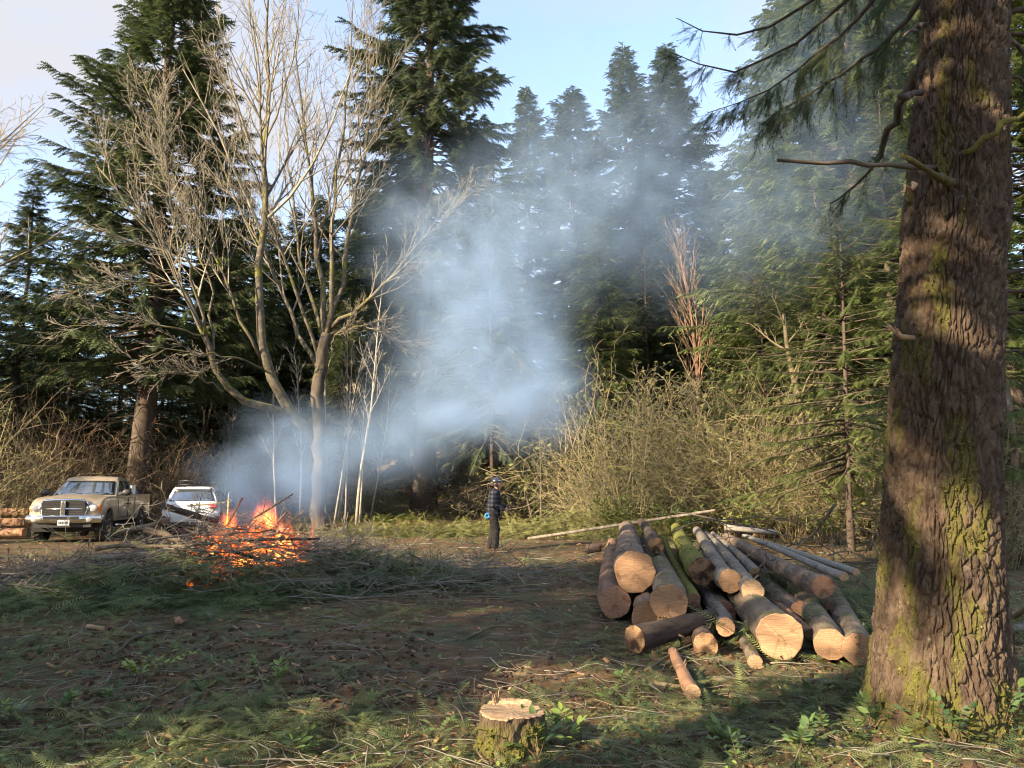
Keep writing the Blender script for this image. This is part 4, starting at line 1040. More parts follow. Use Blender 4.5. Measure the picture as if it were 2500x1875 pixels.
# ---------------------------------------------------------------- stump
def build_stump():
    g = np.random.RandomState(8)
    b = G(1247, 1830); x0, y0 = b[0], 4.85
    z0 = float(ground_z(x0, y0, False))
    root = empty('stump', (x0, y0, z0), 0, 'freshly cut mossy stump in the centre foreground', 'stump')
    k, n = 110, 46
    H = .25
    z = np.linspace(-.12, H, n); th = np.arange(k) * 2 * math.pi / k
    Z, T = np.meshgrid(z, th, indexing='ij')
    c = np.stack([np.cos(T), np.sin(T)], -1)
    R = .198 + .07 * np.exp(-np.clip(Z + .05, 0, None) / .09) * (.6 + .6 * np.cos(4 * T + 1)) + .012 * np.cos(3 * T + .5)
    n1 = noise3(np.stack([c[..., 0] * 4.2, c[..., 1] * 4.2, Z * 5], -1))
    R = R - np.exp(-(n1 / .14) ** 2) * .018 + .012 * fbm(np.stack([c[..., 0] * 5, c[..., 1] * 5, Z * 14], -1), 3)
    V = np.stack([R * c[..., 0], R * c[..., 1], Z], -1)
    V[-1, :, 2] += .012 * noise3(np.stack([c[-1 if False else 0, :, 0] * 3, c[0, :, 1] * 3, c[0, :, 0] * 0 + 4], -1))
    i, j = np.meshgrid(np.arange(n - 1), np.arange(k), indexing='ij'); k0 = i * k + j; k1 = i * k + (j + 1) % k
    mo = np.clip(.55 + .8 * fbm(np.stack([c[..., 0] * 3, c[..., 1] * 3, Z * 8], -1), 3), 0, 1) * (1 - sstep(.17, .25, Z))
    MB().add(V.reshape(-1, 3), None, np.stack([k0, k1, k1 + k, k0 + k], -1).reshape(-1, 4), mo.ravel()).build('bark', M['bark_near'], root)
    m = 22
    rings = []
    for q in np.linspace(.985, .02, m):
        w = V[-1] * q; w[:, 2] = V[-1, :, 2] * q + (H + .002) * (1 - q)
        w[:, 2] += .006 * (q < .97) + .003 * noise3(np.stack([w[:, 0] * 8, w[:, 1] * 45, w[:, 0] * 0], -1)) + .018 * (w[:, 1] < .10) * 0 + .02 * sstep(.02, .035, w[:, 1] - .10)
        rings.append(w)
    W = np.concatenate(rings); qd = [(a * k + b_, a * k + (b_ + 1) % k, (a + 1) * k + (b_ + 1) % k, (a + 1) * k + b_) for a in range(m - 1) for b_ in range(k)]
    MB().add(W, None, qd, ng=[[(m - 1) * k + b_ for b_ in range(k)]]).build('cut_face', M['cut_pale'], root, smooth=False)
    sp2 = MB()
    for t in range(7):
        p = np.array([g.uniform(-.12, -.07), .13 + g.uniform(-.015, .015), H + .015]); l = g.uniform(.015, .05) if t else .09
        tubes(sp2, [(np.array([p, p + [0, 0, l * .6], p + [g.uniform(-.01, .01), 0, l]]), np.array([.006, .004, .001]))], k=4)
    sp2.build('splinters', M['cut_pale'], root, smooth=False)
    sel = np.where((mo.ravel() > .6) & (g.rand(mo.size) < .35))[0]
    out = np.stack([c[..., 0].ravel()[sel], c[..., 1].ravel()[sel], np.zeros(len(sel))], -1)
    tv = np.array([[0, -.35, 0], [0, .35, 0], [.55, .2, -.35], [.7, -.15, -.5], [.5, -.3, -.2]]); tf = np.array([[0, 1, 2], [0, 2, 3], [0, 3, 4]])
    ms = MB(); stamp(ms, tv, tf, V.reshape(-1, 3)[sel], out + g.normal(size=out.shape) * .5, out * 0 + np.array([0, 0, 1.]) + g.normal(size=out.shape) * .4, g.uniform(.012, .026, len(sel)), g.rand(len(sel)))
    tag(ms.build('moss', M['moss_leaf'], root, smooth=False), kind='stuff')
build_stump()
# ---------------------------------------------------------------- vehicles
def flat_mat(name, col, rough=.5, metallic=0.0, spec=.5, coat=0.0, dirt=None, dscale=3.0, emis=None):
    if dirt is None: dirt = tuple(c * .8 for c in col)
    m = noise_mat(name, [dirt, col], dscale, pos=[.3, .55], rough=rough, metallic=metallic, spec=spec, coat=coat)
    return m
M['paint_tan'] = noise_mat('paint_tan', [(.30, .245, .175), (.37, .31, .225)], 2.0, pos=[.35, .6], rough=.38, metallic=.25, spec=.5, coat=.35, patch=((.22, .16, .10), 2.2, .58, .75))
M['paint_white'] = noise_mat('paint_white', [(.62, .62, .60), (.78, .78, .76)], 2.0, pos=[.3, .5], rough=.35, coat=.4, patch=((.42, .38, .32), 2.5, .58, .74))
M['chrome'] = flat_mat('chrome', (.72, .72, .72), .16, 1.0, dirt=(.5, .48, .45))
M['black_plastic'] = flat_mat('black_plastic', (.022, .022, .023), .55, dirt=(.05, .045, .04))
M['hole'] = flat_mat('hole', (.010, .010, .010), .8)
M['tyre'] = flat_mat('tyre', (.022, .022, .022), .9, dirt=(.07, .055, .04), dscale=6)
M['alloy'] = flat_mat('alloy', (.50, .50, .50), .3, .9, dirt=(.22, .19, .16))
M['glass'] = flat_mat('glass', (.30, .34, .38), .05, .85, .8, coat=.4, dirt=(.22, .25, .28), dscale=1.5)
M['lamp_clear'] = flat_mat('lamp_clear', (.55, .55, .53), .12, .4, .7, coat=.6, dirt=(.25, .25, .24), dscale=9)
M['lamp_amber'] = flat_mat('lamp_amber', (.72, .22, .03), .2, 0, .6, coat=.5)
M['lamp_red'] = flat_mat('lamp_red', (.45, .02, .02), .2, 0, .6, coat=.6, dirt=(.3, .015, .015))
M['plate'] = flat_mat('plate', (.45, .50, .56), .5, dirt=(.35, .37, .38), dscale=12)
M['rail'] = flat_mat('rail', (.05, .05, .055), .35, .6)
M['tarp_blue'] = flat_mat('tarp_blue', (.05, .16, .34), .55, dirt=(.04, .11, .24))

def profile(outline, ys, fn=None, name='body', mat=None, parent=None, bev=.03, smooth=True):
    """closed (x, z) outline swept across the stations ys; fn bends each point"""
    o = np.array(outline, float); n = len(o)
    V = []
    for y in ys:
        for x, z in o:
            V.append(fn(x, y, z) if fn else (x, y, z))
    q = [(s * n + i, s * n + (i + 1) % n, (s + 1) * n + (i + 1) % n, (s + 1) * n + i) for s in range(len(ys) - 1) for i in range(n)]
    mb = MB().add(V, None, q, ng=[list(range(n)), list(reversed([(len(ys) - 1) * n + i for i in range(n)]))])
    ob = mb.build(name, mat, parent, smooth)
    me = ob.data; bm = bmesh.new(); bm.from_mesh(me); bmesh.ops.recalc_face_normals(bm, faces=bm.faces); bm.to_mesh(me); bm.free()
    if bev: bevel(ob, bev, 3, .5)
    return ob
def arch(cx, cz, r, a0, a1, n=9):
    return [(cx + r * math.cos(t), cz + r * math.sin(t)) for t in np.linspace(a0, a1, n)]
def wheel(parent, x, y, z, r, w, rim_r, side, spokes=5):
    e = MB()
    s = np.array([-.5, -.5, -.42, -.25, 0, .25, .42, .5, .5]) * w
    rr = np.array([.62, .86, .97, 1.0, 1.0, 1.0, .97, .86, .62]) * r
    k = 28; th = np.arange(k) * 2 * math.pi / k
    V = np.array([[rr[i] * math.cos(t), s[i], rr[i] * math.sin(t)] for i in range(len(s)) for t in th])
    q = [(i * k + j, i * k + (j + 1) % k, (i + 1) * k + (j + 1) % k, (i + 1) * k + j) for i in range(len(s) - 1) for j in range(k)]
    e.add(V, None, q)
    for t in range(44):     # tread blocks
        a = t * 2 * math.pi / 44
        box(e, (r * 1.0 * math.cos(a), (.2 if t % 2 else -.2) * w, r * 1.0 * math.sin(a)), (.02, w * .42, .035), roty(-a))
    o = e.build('wheel', M['tyre'], parent, loc=(x, y, z))
    b = MB(); yo = side * w * .34
    prof = [(0.0, .02), (.25, .03), (.35, -.02), (.80, .00), (.92, .06), (1.0, .07), (1.0, -.1)]
    V = np.array([[rim_r * p * math.cos(t), yo + side * h * .6, rim_r * p * math.sin(t)] for p, h in prof for t in th]); 
    b.add(V, None, [(i * k + j, i * k + (j + 1) % k, (i + 1) * k + (j + 1) % k, (i + 1) * k + j) for i in range(len(prof) - 1) for j in range(k)])
    b.build('rim', M['alloy'], o)
    h = MB()
    for t in range(spokes):
        a = (t + .5) * 2 * math.pi / spokes
        V = []
        for p, hw in ((.42, .10), (.80, .16)):
            for d in (-1, 1):
                V.append([rim_r * (p * math.cos(a) - d * hw * math.sin(a)), yo + side * .012, rim_r * (p * math.sin(a) + d * hw * math.cos(a))])
        for v in list(V): V.append([v[0], v[1] - side * .01, v[2]])
        h.add(V, None, [(0, 1, 3, 2), (4, 6, 7, 5), (0, 4, 5, 1), (2, 3, 7, 6), (0, 2, 6, 4), (1, 5, 7, 3)])
    h.build('rim_window', M['hole'], o)

def build_pickup():
    fx, fy = P(150, 1300, 22.0)[0], 22.0
    head = norm(np.array([.20, -.98]))                # direction the truck faces
    rz = math.atan2(head[1], head[0])
    Lt = 5.55
    loc = (fx - head[0] * Lt, fy - head[1] * Lt, float(ground_z(fx, fy + 2.5, False)) - .02)
    R = empty('pickup_truck', loc, rz, 'tan crew cab pickup truck with chrome cross bar grille facing the camera', 'pickup truck')
    W = .985
    def bend(x, y, z):
        t = abs(y) / W
        x2 = x - (.16 * t ** 3.0 if x > 5.0 else 0) * sstep(4.9, 5.5, x)
        y2 = y * (1 - .05 * sstep(1.0, 1.42, z) * sstep(.8, 1, t)) * (1 - .035 * sstep(5.0, 5.55, x)) * (1 - .03 * sstep(.8, .5, z))
        z2 = z + (.035 * (1 - t * t) if (x > 3.7 and z > 1.05) else 0)
        if 3.9 < x < 5.5 and z > 1.15: z2 += .035 * sstep(.62, .45, t)
        return (x2, y2, z2)
    zc = .42
    out = [(.03, .66), (.0, .80), (.02, 1.34), (.06, 1.38), (2.02, 1.38), (2.04, 1.30), (3.2, 1.30), (3.92, 1.34), (4.4, 1.345), (4.9, 1.31), (5.25, 1.25), (5.42, 1.18), (5.50, 1.08), (5.52, .84), (5.46, .64)]
    out += arch(4.66, .50, .50, math.radians(16), math.radians(164)) + [(4.1, .60), (1.72, .58)] + arch(1.13, .50, .50, math.radians(16), math.radians(164)) + [(.5, .64)]
    profile(out, [-W, -.93, -.8, -.6, -.45, -.25, 0, .25, .45, .6, .8, .93, W], bend, 'body', M['paint_tan'], R, .035)
    # wheel wells and under-body
    ub = MB(); box(ub, (2.7, 0, .56), (4.6, 1.5, .3)); box(ub, (4.66, 0, .62), (1.02, 1.86, .55)); box(ub, (1.13, 0, .62), (1.02, 1.86, .55))
    for sy in (-1, 1): box(ub, (5.0, sy * .35, .42), (.25, .1, .14))
    tubes(ub, [(np.array([[4.66, -.8, zc], [4.66, 0, zc - .02], [4.66, .8, zc]]), np.array([.06, .1, .06]))], k=8)
    ub.build('underbody', M['hole'], R, False)
    # cab
    def cabf(x, y, z):
        t = (z - 1.3) / .64
        return (x - (.10 * (abs(y) / .9) ** 2.5 if x > 3.2 else 0), y * (1 - .23 * max(0, t) ** 1.15), z + .03 * (1 - (y / .93) ** 2) * max(0, t))
    cab = [(2.0, 1.28), (2.02, 1.42), (2.16, 1.84), (2.3, 1.915), (2.7, 1.94), (3.0, 1.94), (3.2, 1.90), (3.36, 1.80), (3.98, 1.36), (3.98, 1.28)]
    profile(cab, [-.94, -.88, -.7, -.4, 0, .4, .7, .88, .94], cabf, 'cab', M['paint_tan'], R, .04)
    # windscreen: patch lying a few mm outside the cab surface
    def patch(name, rows, cols, f, mat):
        V = [f(u, v) for u in np.linspace(0, 1, rows) for v in np.linspace(0, 1, cols)]
        q = [(i * cols + j, i * cols + j + 1, (i + 1) * cols + j + 1, (i + 1) * cols + j) for i in range(rows - 1) for j in range(cols - 1)]
        ob = MB().add(V, None, q).build(name, mat, R)
        md = ob.modifiers.new('solid', 'SOLIDIFY'); md.thickness = .008; md.offset = 0
        return ob
    nrm = np.array([.58, 0, .81])
    def ws(u, v, grow_=0.0, off=.012):
        x = 3.94 + (3.40 - 3.94) * u; z = 1.395 + (1.785 - 1.395) * u
        y = (v * 2 - 1) * (.835 + grow_ - .02 * u)
        return np.array(cabf(x, y, z)) + nrm * off
    patch('windscreen_seal', 8, 14, lambda u, v: ws(u * 1.06 - .03, v, .02, .006), M['black_plastic'])
    patch('windscreen', 8, 14, ws, M['glass'])
    for s in (-1, 1):
        for nm, x0, x1, x0t, x1t in (('front_window', 2.98, 3.70, 2.94, 3.26), ('rear_window', 2.24, 2.90, 2.34, 2.86)):
            def sw(u, v, x0=x0, x1=x1, x0t=x0t, x1t=x1t):
                z = 1.40 + .42 * u; x = (x0 + (x1 - x0) * v) * (1 - u) + (x0t + (x1t - x0t) * v) * u
                p = np.array(cabf(min(x, 3.19), s * .945, z)); p[0] = x; p[1] += s * .006; p[2] = z
                if x > 3.2: p[1] -= s * .035 * (x - 3.2)
                return p
            patch(nm, 5, 6, sw, M['glass'])
        # mirror
        m = MB(); ellip(m, (3.72, s * 1.16, 1.46), (.07, .14, .10), None, 14, 8); box(m, (3.72, s * 1.0, 1.40), (.06, .22, .05)); m.build('mirror', M['black_plastic'], R)
        # door handles, seams, step bar
        for hx in (2.95, 2.62): h = MB(); box(h, (hx, s * (W + .012), 1.10), (.14, .03, .05)); bevel(h.build('door_handle', M['black_plastic'], R, False), .01)
        for hx in (3.86, 2.82, 2.06):
            h = MB(); box(h, (hx, s * (W - .004), .98), (.012, .016, .62)); h.build('door_seam', M['hole'], R, False)
        h = MB(); box(h, (2.4, s * (W - .006), .70), (3.6 - .95, .014, .018)); h.build('sill_trim', M['black_plastic'], R, False)
        st = MB(); tubes(st, [(np.array([[1.8, s * .96, .47], [2.2, s * 1.04, .45], [3.6, s * 1.04, .45], [4.0, s * .96, .47]]), np.full(4, .045))], k=10); st.build('step_bar', M['chrome'], R)
        # lamps
        hl = MB(); ellip(hl, (5.47 - .03, s * .735, 1.02), (.06, .15, .105), rotz(-s * .25), 18, 10); hl.build('headlight', M['lamp_clear'], R)
        b2 = MB()
        for d in (-.07, .07): ellip(b2, (5.50 - .02 + (-.02 if d * s > 0 else .0), s * .70 + d, 1.02), (.03, .055, .065), None, 12, 8)
        b2.build('lamp_bowl', M['alloy'], R)
        am = MB(); ellip(am, (5.37, s * .89, 1.02), (.08, .06, .095), rotz(-s * .6), 12, 8); am.build('indicator', M['lamp_amber'], R)
        fl_ = MB(); ellip(fl_, (5.60, s * .70, .70), (.035, .105, .075), None, 16, 8); fl_.build('fog_lamp', M['lamp_clear'], R)
        for wx in (4.66, 1.13): wheel(R, wx, s * .84, zc, .42, .29, .25, s)
    # grille: chrome surround with a cross
    g0 = MB(); box(g0, (5.505, 0, 1.02), (.05, 1.12, .42)); g0.build('grille_mesh', M['hole'], R, False)
    fr = MB()
    ring = [(-.54, .80), (-.60, .93), (-.585, 1.16), (-.50, 1.235), (0, 1.255), (.50, 1.235), (.585, 1.16), (.60, .93), (.54, .80), (0, .785), (-.54, .80)]
    pts = np.array([[5.56 - .10 * abs(a / .6) ** 2 - .05 * sstep(1.15, 1.26, b), a, b] for a, b in ring])
    tubes(fr, [(pts, np.full(len(pts), .046))], k=8)
    fr.build('grille_surround', M['chrome'], R)
    cr = MB(); tubes(cr, [(np.array([[5.50, -.54, 1.0], [5.55, 0, 1.01], [5.50, .54, 1.0]]), np.array([.028, .03, .028]))], k=8); cr.build('grille_bar', M['chrome'], R)
    cr = MB(); box(cr, (5.56, 0, 1.01), (.04, .13, .42)); bevel(cr.build('grille_bar', M['chrome'], R, False), .012)
    hm = MB()
    for r_ in range(5): box(hm, (5.535, 0, .86 + .07 * r_), (.006, 1.02, .012))
    hm.build('grille_slats', M['black_plastic'], R, False)
    # badge on the hood edge: small shield with two curled horns
    bd = MB(); box(bd, (5.57, 0, 1.165), (.02, .035, .05))
    for s in (-1, 1): tubes(bd, [(np.array([[5.575, s * .015, 1.18], [5.575, s * .035, 1.185], [5.575, s * .042, 1.165], [5.575, s * .03, 1.15]]), np.full(4, .007))], k=5)
    bd.build('badge', M['chrome'], R)
    # bumper
    def bb(x, y, z): return (x - .20 * (abs(y) / 1.0) ** 3, y, z)
    profile([(5.42, .60), (5.62, .60), (5.68, .66), (5.68, .78), (5.62, .83), (5.42, .83)], list(np.linspace(-1.0, 1.0, 13)), bb, 'bumper', M['chrome'], R, .02)
    iv = MB(); box(iv, (5.676, 0, .755), (.03, .92, .07)); iv.build('bumper_intake', M['hole'], R, False)
    vl = MB(); box(vl, (5.44, 0, .54), (.2, 1.5, .12)); vl.build('valance', M['black_plastic'], R, False)
    pt = MB(); box(pt, (5.70, .08, .62), (.012, .31, .155)); pt.build('number_plate', M['plate'], R, False)
    lt = MB()
    for i in range(6): box(lt, (5.708, .08 - .11 + i * .043, .615), (.004, .026, .06 if i % 3 else .05))
    lt.build('plate_characters', M['black_plastic'], R, False)
    for s in (-1, 1):
        w = MB(); tubes(w, [(np.array([ws(.02, .5 + s * .02, 0, .03), ws(.08, .5 + s * .2, 0, .03), ws(.03, .5 + s * .42, 0, .03)]), np.full(3, .009))], k=4); w.build('wiper', M['black_plastic'], R)
    # bed inside: dark floor
    bf = MB(); box(bf, (1.0, 0, 1.386), (1.84, 1.66, .012)); bf.build('bed_cover', M['black_plastic'], R, False)
    # load
    return R, rz
PT, PT_RZ = build_pickup()
def in_frame(root, rz, p):
    return tuple(np.array(root.location) + rotz(rz) @ np.array(p, float))
tb = MB(); g = np.random.RandomState(4)
V = []; n = 9
for i in range(n):
    for j in range(n):
        x, y = (i / (n - 1) - .5), (j / (n - 1) - .5)
        V.append([x * .9, y * .6, .22 * (1 - (2 * x) ** 4) * (1 - (2 * y) ** 4) + .03 * g.rand()])
tb.add(V, None, [(i * n + j, i * n + j + 1, (i + 1) * n + j + 1, (i + 1) * n + j) for i in range(n - 1) for j in range(n - 1)])
o = tb.build('tarp', M['tarp_blue'], None, loc=in_frame(PT, PT_RZ, (1.1, .45, 1.395))); o.rotation_euler = (0, 0, PT_RZ)
tag(o, 'crumpled blue tarp heaped in the pickup bed', 'tarp')
bx_ = MB(); box(bx_, (0, 0, .14), (.28, .25, .28)); box(bx_, (0, 0, .285), (.30, .27, .02)); o = bevel(bx_.build('crate', M['plate'], None, False, loc=in_frame(PT, PT_RZ, (1.72, .70, 1.394))), .008)
tag(o, 'pale box in the pickup bed behind the cab', 'box')

def build_car():
    rx, ry = P(462, 1290, 25.6)[0], 25.6
    head = norm(np.array([-.27, .96])); rz = math.atan2(head[1], head[0])
    R = empty('hatchback_car', (rx, ry, float(ground_z(rx, ry + 1, False)) - .02), rz, 'white hatchback with roof basket seen from behind, near the pickup', 'car')
    W = .90
    def bend(x, y, z):
        t = abs(y) / W
        return (x + (.20 * t ** 3 * sstep(.9, 0, x)), y * (1 - .10 * sstep(.85, 1.12, z) * sstep(.5, 1, t)) * (1 - .05 * sstep(.6, .35, z)), z)
    out = [(.10, .34), (.02, .50), (.0, .72), (.05, .80), (.10, 1.05), (.6, 1.10), (2.8, 1.06), (3.3, 1.02), (4.0, .94), (4.35, .80), (4.42, .55), (4.3, .32)]
    out += arch(3.55, .36, .39, 0.1, math.pi - .1) + [(3.1, .32), (1.3, .32)] + arch(.88, .36, .39, .1, math.pi - .1)
    profile(out, [-W, -.84, -.7, -.4, 0, .4, .7, .84, W], bend, 'body', M['paint_white'], R, .04)
    def cabf(x, y, z):
        t = (z - 1.05) / .55
        return (x + .10 * (abs(y) / .85) ** 2.5 * sstep(1.2, .3, x), y * (1 - .24 * max(0, t)), z + .025 * (1 - (y / .84) ** 2) * max(0, t))
    cab = [(.09, 1.02), (.14, 1.10), (.50, 1.50), (.62, 1.575), (1.2, 1.61), (2.0, 1.60), (2.35, 1.55), (3.2, 1.05), (3.2, 1.0)]
    profile(cab, [-.83, -.78, -.6, -.3, 0, .3, .6, .78, .83], cabf, 'cabin', M['paint_white'], R, .04)
    def patch(name, rows, cols, f, mat):
        V = [f(u, v) for u in np.linspace(0, 1, rows) for v in np.linspace(0, 1, cols)]
        ob = MB().add(V, None, [(i * cols + j, i * cols + j + 1, (i + 1) * cols + j + 1, (i + 1) * cols + j) for i in range(rows - 1) for j in range(cols - 1)]).build(name, mat, R)
        md = ob.modifiers.new('solid', 'SOLIDIFY'); md.thickness = .008; md.offset = 0
    nr = norm(np.array([-.74, 0, .66]))
    patch('rear_window', 6, 12, lambda u, v: np.array(cabf(.17 + .30 * u, (v * 2 - 1) * (.74 - .02 * u), 1.135 + .335 * u)) + nr * .012, M['glass'])
    sp_ = MB(); 
    profile([(.42, 1.54), (.60, 1.60), (.66, 1.57), (.60, 1.535)], list(np.linspace(-.60, .60, 7)), None, 'spoiler', M['paint_white'], R, .01)
    for s in (-1, 1):
        def sw(u, v):
            z = 1.13 + .34 * u; x = (.75 + 2.0 * v) * (1 - u) + (.85 + 1.35 * v) * u
            p = np.array(cabf(max(x, 1.3), s * .835, z)); p[0] = x; p[1] += s * .008; p[2] = z; return p
        patch('side_window', 4, 6, sw, M['glass'])
        tl = MB(); ellip(tl, (.13, s * .68, .955), (.09, .20, .075), rotz(s * .35), 16, 8); tl.build('tail_light', M['lamp_red'], R)
        tl = MB(); ellip(tl, (.075, s * .60, .955), (.04, .10, .035), rotz(s * .3), 12, 8); tl.build('tail_lens', M['lamp_clear'], R)
        bc = MB(); ellip(bc, (.20, s * .80, .52), (.16, .13, .14), None, 14, 8); bc.build('bumper_corner', M['black_plastic'], R)
        ar = MB(); pts = np.array([[.88 + .42 * math.cos(t), s * (W - .01), .36 + .42 * math.sin(t)] for t in np.linspace(0, math.pi, 11)]); tubes(ar, [(pts, np.full(11, .035))], k=6); ar.build('wheel_arch', M['black_plastic'], R)
        for wx in (.88, 3.55): wheel(R, wx, s * .79, .34, .34, .22, .21, s)
        mr = MB(); ellip(mr, (2.75, s * 1.0, 1.10), (.06, .11, .08), None, 12, 8); mr.build('mirror', M['paint_white'], R)
        rl = MB(); tubes(rl, [(np.array([[.75, s * .60, 1.60], [.85, s * .60, 1.66], [2.0, s * .60, 1.66], [2.1, s * .60, 1.60]]), np.full(4, .016))], k=6); rl.build('roof_rail', M['rail'], R)
    bp = MB(); box(bp, (.06, 0, .40), (.16, 1.3, .12)); bevel(bp.build('rear_valance', M['black_plastic'], R, False), .02)
    hg = MB(); box(hg, (.02, 0, .78), (.05, 1.0, .012)); hg.build('hatch_seam', M['hole'], R, False)
    pr = MB(); box(pr, (.028, 0, .82), (.03, .36, .17)); pr.build('plate_recess', M['paint_white'], R, False)
    pl_ = MB(); box(pl_, (.008, 0, .82), (.012, .31, .155)); pl_.build('number_plate', M['plate'], R, False)
    em = MB(); ellip(em, (.075, 0, 1.03), (.012, .055, .028), None, 14, 8); em.build('emblem', M['chrome'], R)
    wp = MB(); tubes(wp, [(np.array(np.array([cabf(.16, .0, 1.12), cabf(.20, .22, 1.15), cabf(.24, .42, 1.17)])) + nr * .03, np.full(3, .008))], k=4); wp.build('rear_wiper', M['black_plastic'], R)
    lo = MB(); box(lo, (.085, .45, .99), (.006, .16, .022)); lo.build('lettering', M['chrome'], R, False)
    # roof basket
    K = empty('roof_basket', in_frame(R, rz, (1.35, 0, 1.655)), rz, 'black metal roof basket on top of the white car', 'roof rack')
    fr = MB()
    for zz in (.03, .17):
        fr_l = np.array([[-.62, -.5, zz], [.62, -.5, zz], [.62, .5, zz], [-.62, .5, zz], [-.62, -.5, zz]]); tubes(fr, [(fr_l[i:i + 2], np.full(2, .013)) for i in range(4)], k=6)
    for x in (-.62, -.2, .2, .62):
        for y in (-.5, .5): tubes(fr, [(np.array([[x, y, .03], [x, y, .17]]), np.full(2, .011))], k=6)
    for y in (-.17, .17):
        for x in (-.62, .62): tubes(fr, [(np.array([[x, y, .03], [x, y, .17]]), np.full(2, .011))], k=6)
    fr.build('frame', M['rail'], K)
    for x in np.linspace(-.5, .5, 7): b = MB(); tubes(b, [(np.array([[x, -.5, .03], [x, .5, .03]]), np.full(2, .011))], k=6); b.build('slat', M['rail'], K)
build_car()

# yellow marker stake and the rope tied to it
stk = P(554, 1300, 25.0); sz_ = float(ground_z(stk[0], 25.0, False))
M['yellow'] = flat_mat('yellow', (.75, .42, .02), .5, dirt=(.6, .30, .02))
e = empty('marker_stake', (stk[0], 25.0, sz_), 0, 'thin yellow marker stake standing between the pickup and the white car', 'stake')
top = P(554, 1201, 25.0)[2] - sz_
p1_ = MB(); tubes(p1_, [(np.array([[0, 0, -.1], [0, 0, top * .86]]), np.array([.028, .028]))], k=8); p1_.build('shaft', M['yellow'], e)
p1_ = MB(); tubes(p1_, [(np.array([[0, 0, top * .86], [0, 0, top * .9], [0, 0, top]]), np.array([.024, .018, .004]))], k=8); p1_.build('tip', M['plate'], e)
rp = MB(); A_, B_ = P(345, 1232, 26.5), P(552, 1226, 25.0)
s_ = np.linspace(0, 1, 60)
c_ = A_ + (B_ - A_) * s_[:, None] + np.array([0, 0, -.08]) * (4 * s_ * (1 - s_))[:, None]
for ph in (0, 2.09, 4.19):
    tw = c_ + .016 * np.stack([np.zeros(60), np.cos(s_ * 90 + ph), np.sin(s_ * 90 + ph)], -1); tubes(rp, [(tw, np.full(60, .015))], k=5)
tag(rp.build('rope', M['twig_pale']), 'twisted pale rope stretched from the pickup to the yellow stake', 'rope')

# ---------------------------------------------------------------- person
M['skin'] = flat_mat('skin', (.42, .23, .16), .55, dirt=(.34, .17, .12), dscale=12)
M['trousers'] = noise_mat('trousers', [(.020, .018, .019), (.040, .036, .036)], 14, rough=.9, bump=.4, bscale=40)
M['boot'] = noise_mat('boot', [(.10, .055, .035), (.18, .10, .065)], 14, rough=.85, bump=.3)
M['helmet'] = flat_mat('helmet', (.030, .034, .042), .28, 0, .5, coat=.5, dirt=(.05, .05, .055))
M['blue_roll'] = flat_mat('blue_roll', (.05, .30, .62), .45)
def plaid(name):
    m, N, L, B = _new(name)
    tc = N.new('ShaderNodeTexCoord'); sx = N.new('ShaderNodeSeparateXYZ'); L.new(tc.outputs['Object'], sx.inputs['Vector'])
    def band(sock, f):
        a = N.new('ShaderNodeMath'); a.operation = 'MULTIPLY'; a.inputs[1].default_value = f; L.new(sock, a.inputs[0])
        b = N.new('ShaderNodeMath'); b.operation = 'FRACT'; L.new(a.outputs[0], b.inputs[0])
        c = N.new('ShaderNodeMath'); c.operation = 'GREATER_THAN'; c.inputs[1].default_value = .58; L.new(b.outputs[0], c.inputs[0]); return c.outputs[0]
    h = band(sx.outputs['Z'], 9.5); v = band(sx.outputs['X'], 9.5)
    ad = N.new('ShaderNodeMath'); ad.operation = 'ADD'; L.new(h, ad.inputs[0]); L.new(v, ad.inputs[1])
    dv = N.new('ShaderNodeMath'); dv.operation = 'DIVIDE'; dv.inputs[1].default_value = 2; L.new(ad.outputs[0], dv.inputs[0])
    r = ramp(N, [(.020, .022, .030), (.038, .040, .052), (.085, .083, .098)], [0, .5, 1]); L.new(dv.outputs[0], r.inputs['Fac'])
    L.new(r.outputs['Color'], B.inputs['Base Color']); B.inputs['Roughness'].default_value = .95; B.inputs['Specular IOR Level'].default_value = .15
    n = N.new('ShaderNodeTexNoise'); n.inputs['Scale'].default_value = 14; L.new(tc.outputs['Object'], n.inputs['Vector'])
    bp = N.new('ShaderNodeBump'); bp.inputs['Strength'].default_value = .5; bp.inputs['Distance'].default_value = .02; L.new(n.outputs['Fac'], bp.inputs['Height']); L.new(bp.outputs['Normal'], B.inputs['Normal'])
    return m
M['plaid'] = plaid('plaid')
def remeshed(name, mb, mat, parent, voxel=.008, smooth=6, folds=0.0, fs=14.0):
    t = mb.build(name, mat)
    r = t.modifiers.new('r', 'REMESH'); r.mode = 'VOXEL'; r.voxel_size = voxel; r.use_smooth_shade = True
    s = t.modifiers.new('s', 'SMOOTH'); s.iterations = smooth; s.factor = .5
    dg = bpy.context.evaluated_depsgraph_get()
    me = bpy.data.meshes.new_from_object(t.evaluated_get(dg))
    bpy.data.objects.remove(t)
    me.name = name
    if folds:
        n = len(me.vertices); co = np.zeros(n * 3); me.vertices.foreach_get('co', co); co = co.reshape(-1, 3)
        no = np.zeros(n * 3); me.vertices.foreach_get('normal', no); no = no.reshape(-1, 3)
        d = folds * fbm(co * np.array([fs * .6, fs * .6, fs]) + 3, 2)
        me.vertices.foreach_set('co', (co + no * d[:, None]).ravel())
    if not me.materials: me.materials.append(mat)
    o = bpy.data.objects.new(name, me); COL.objects.link(o); o.parent = parent
    return o
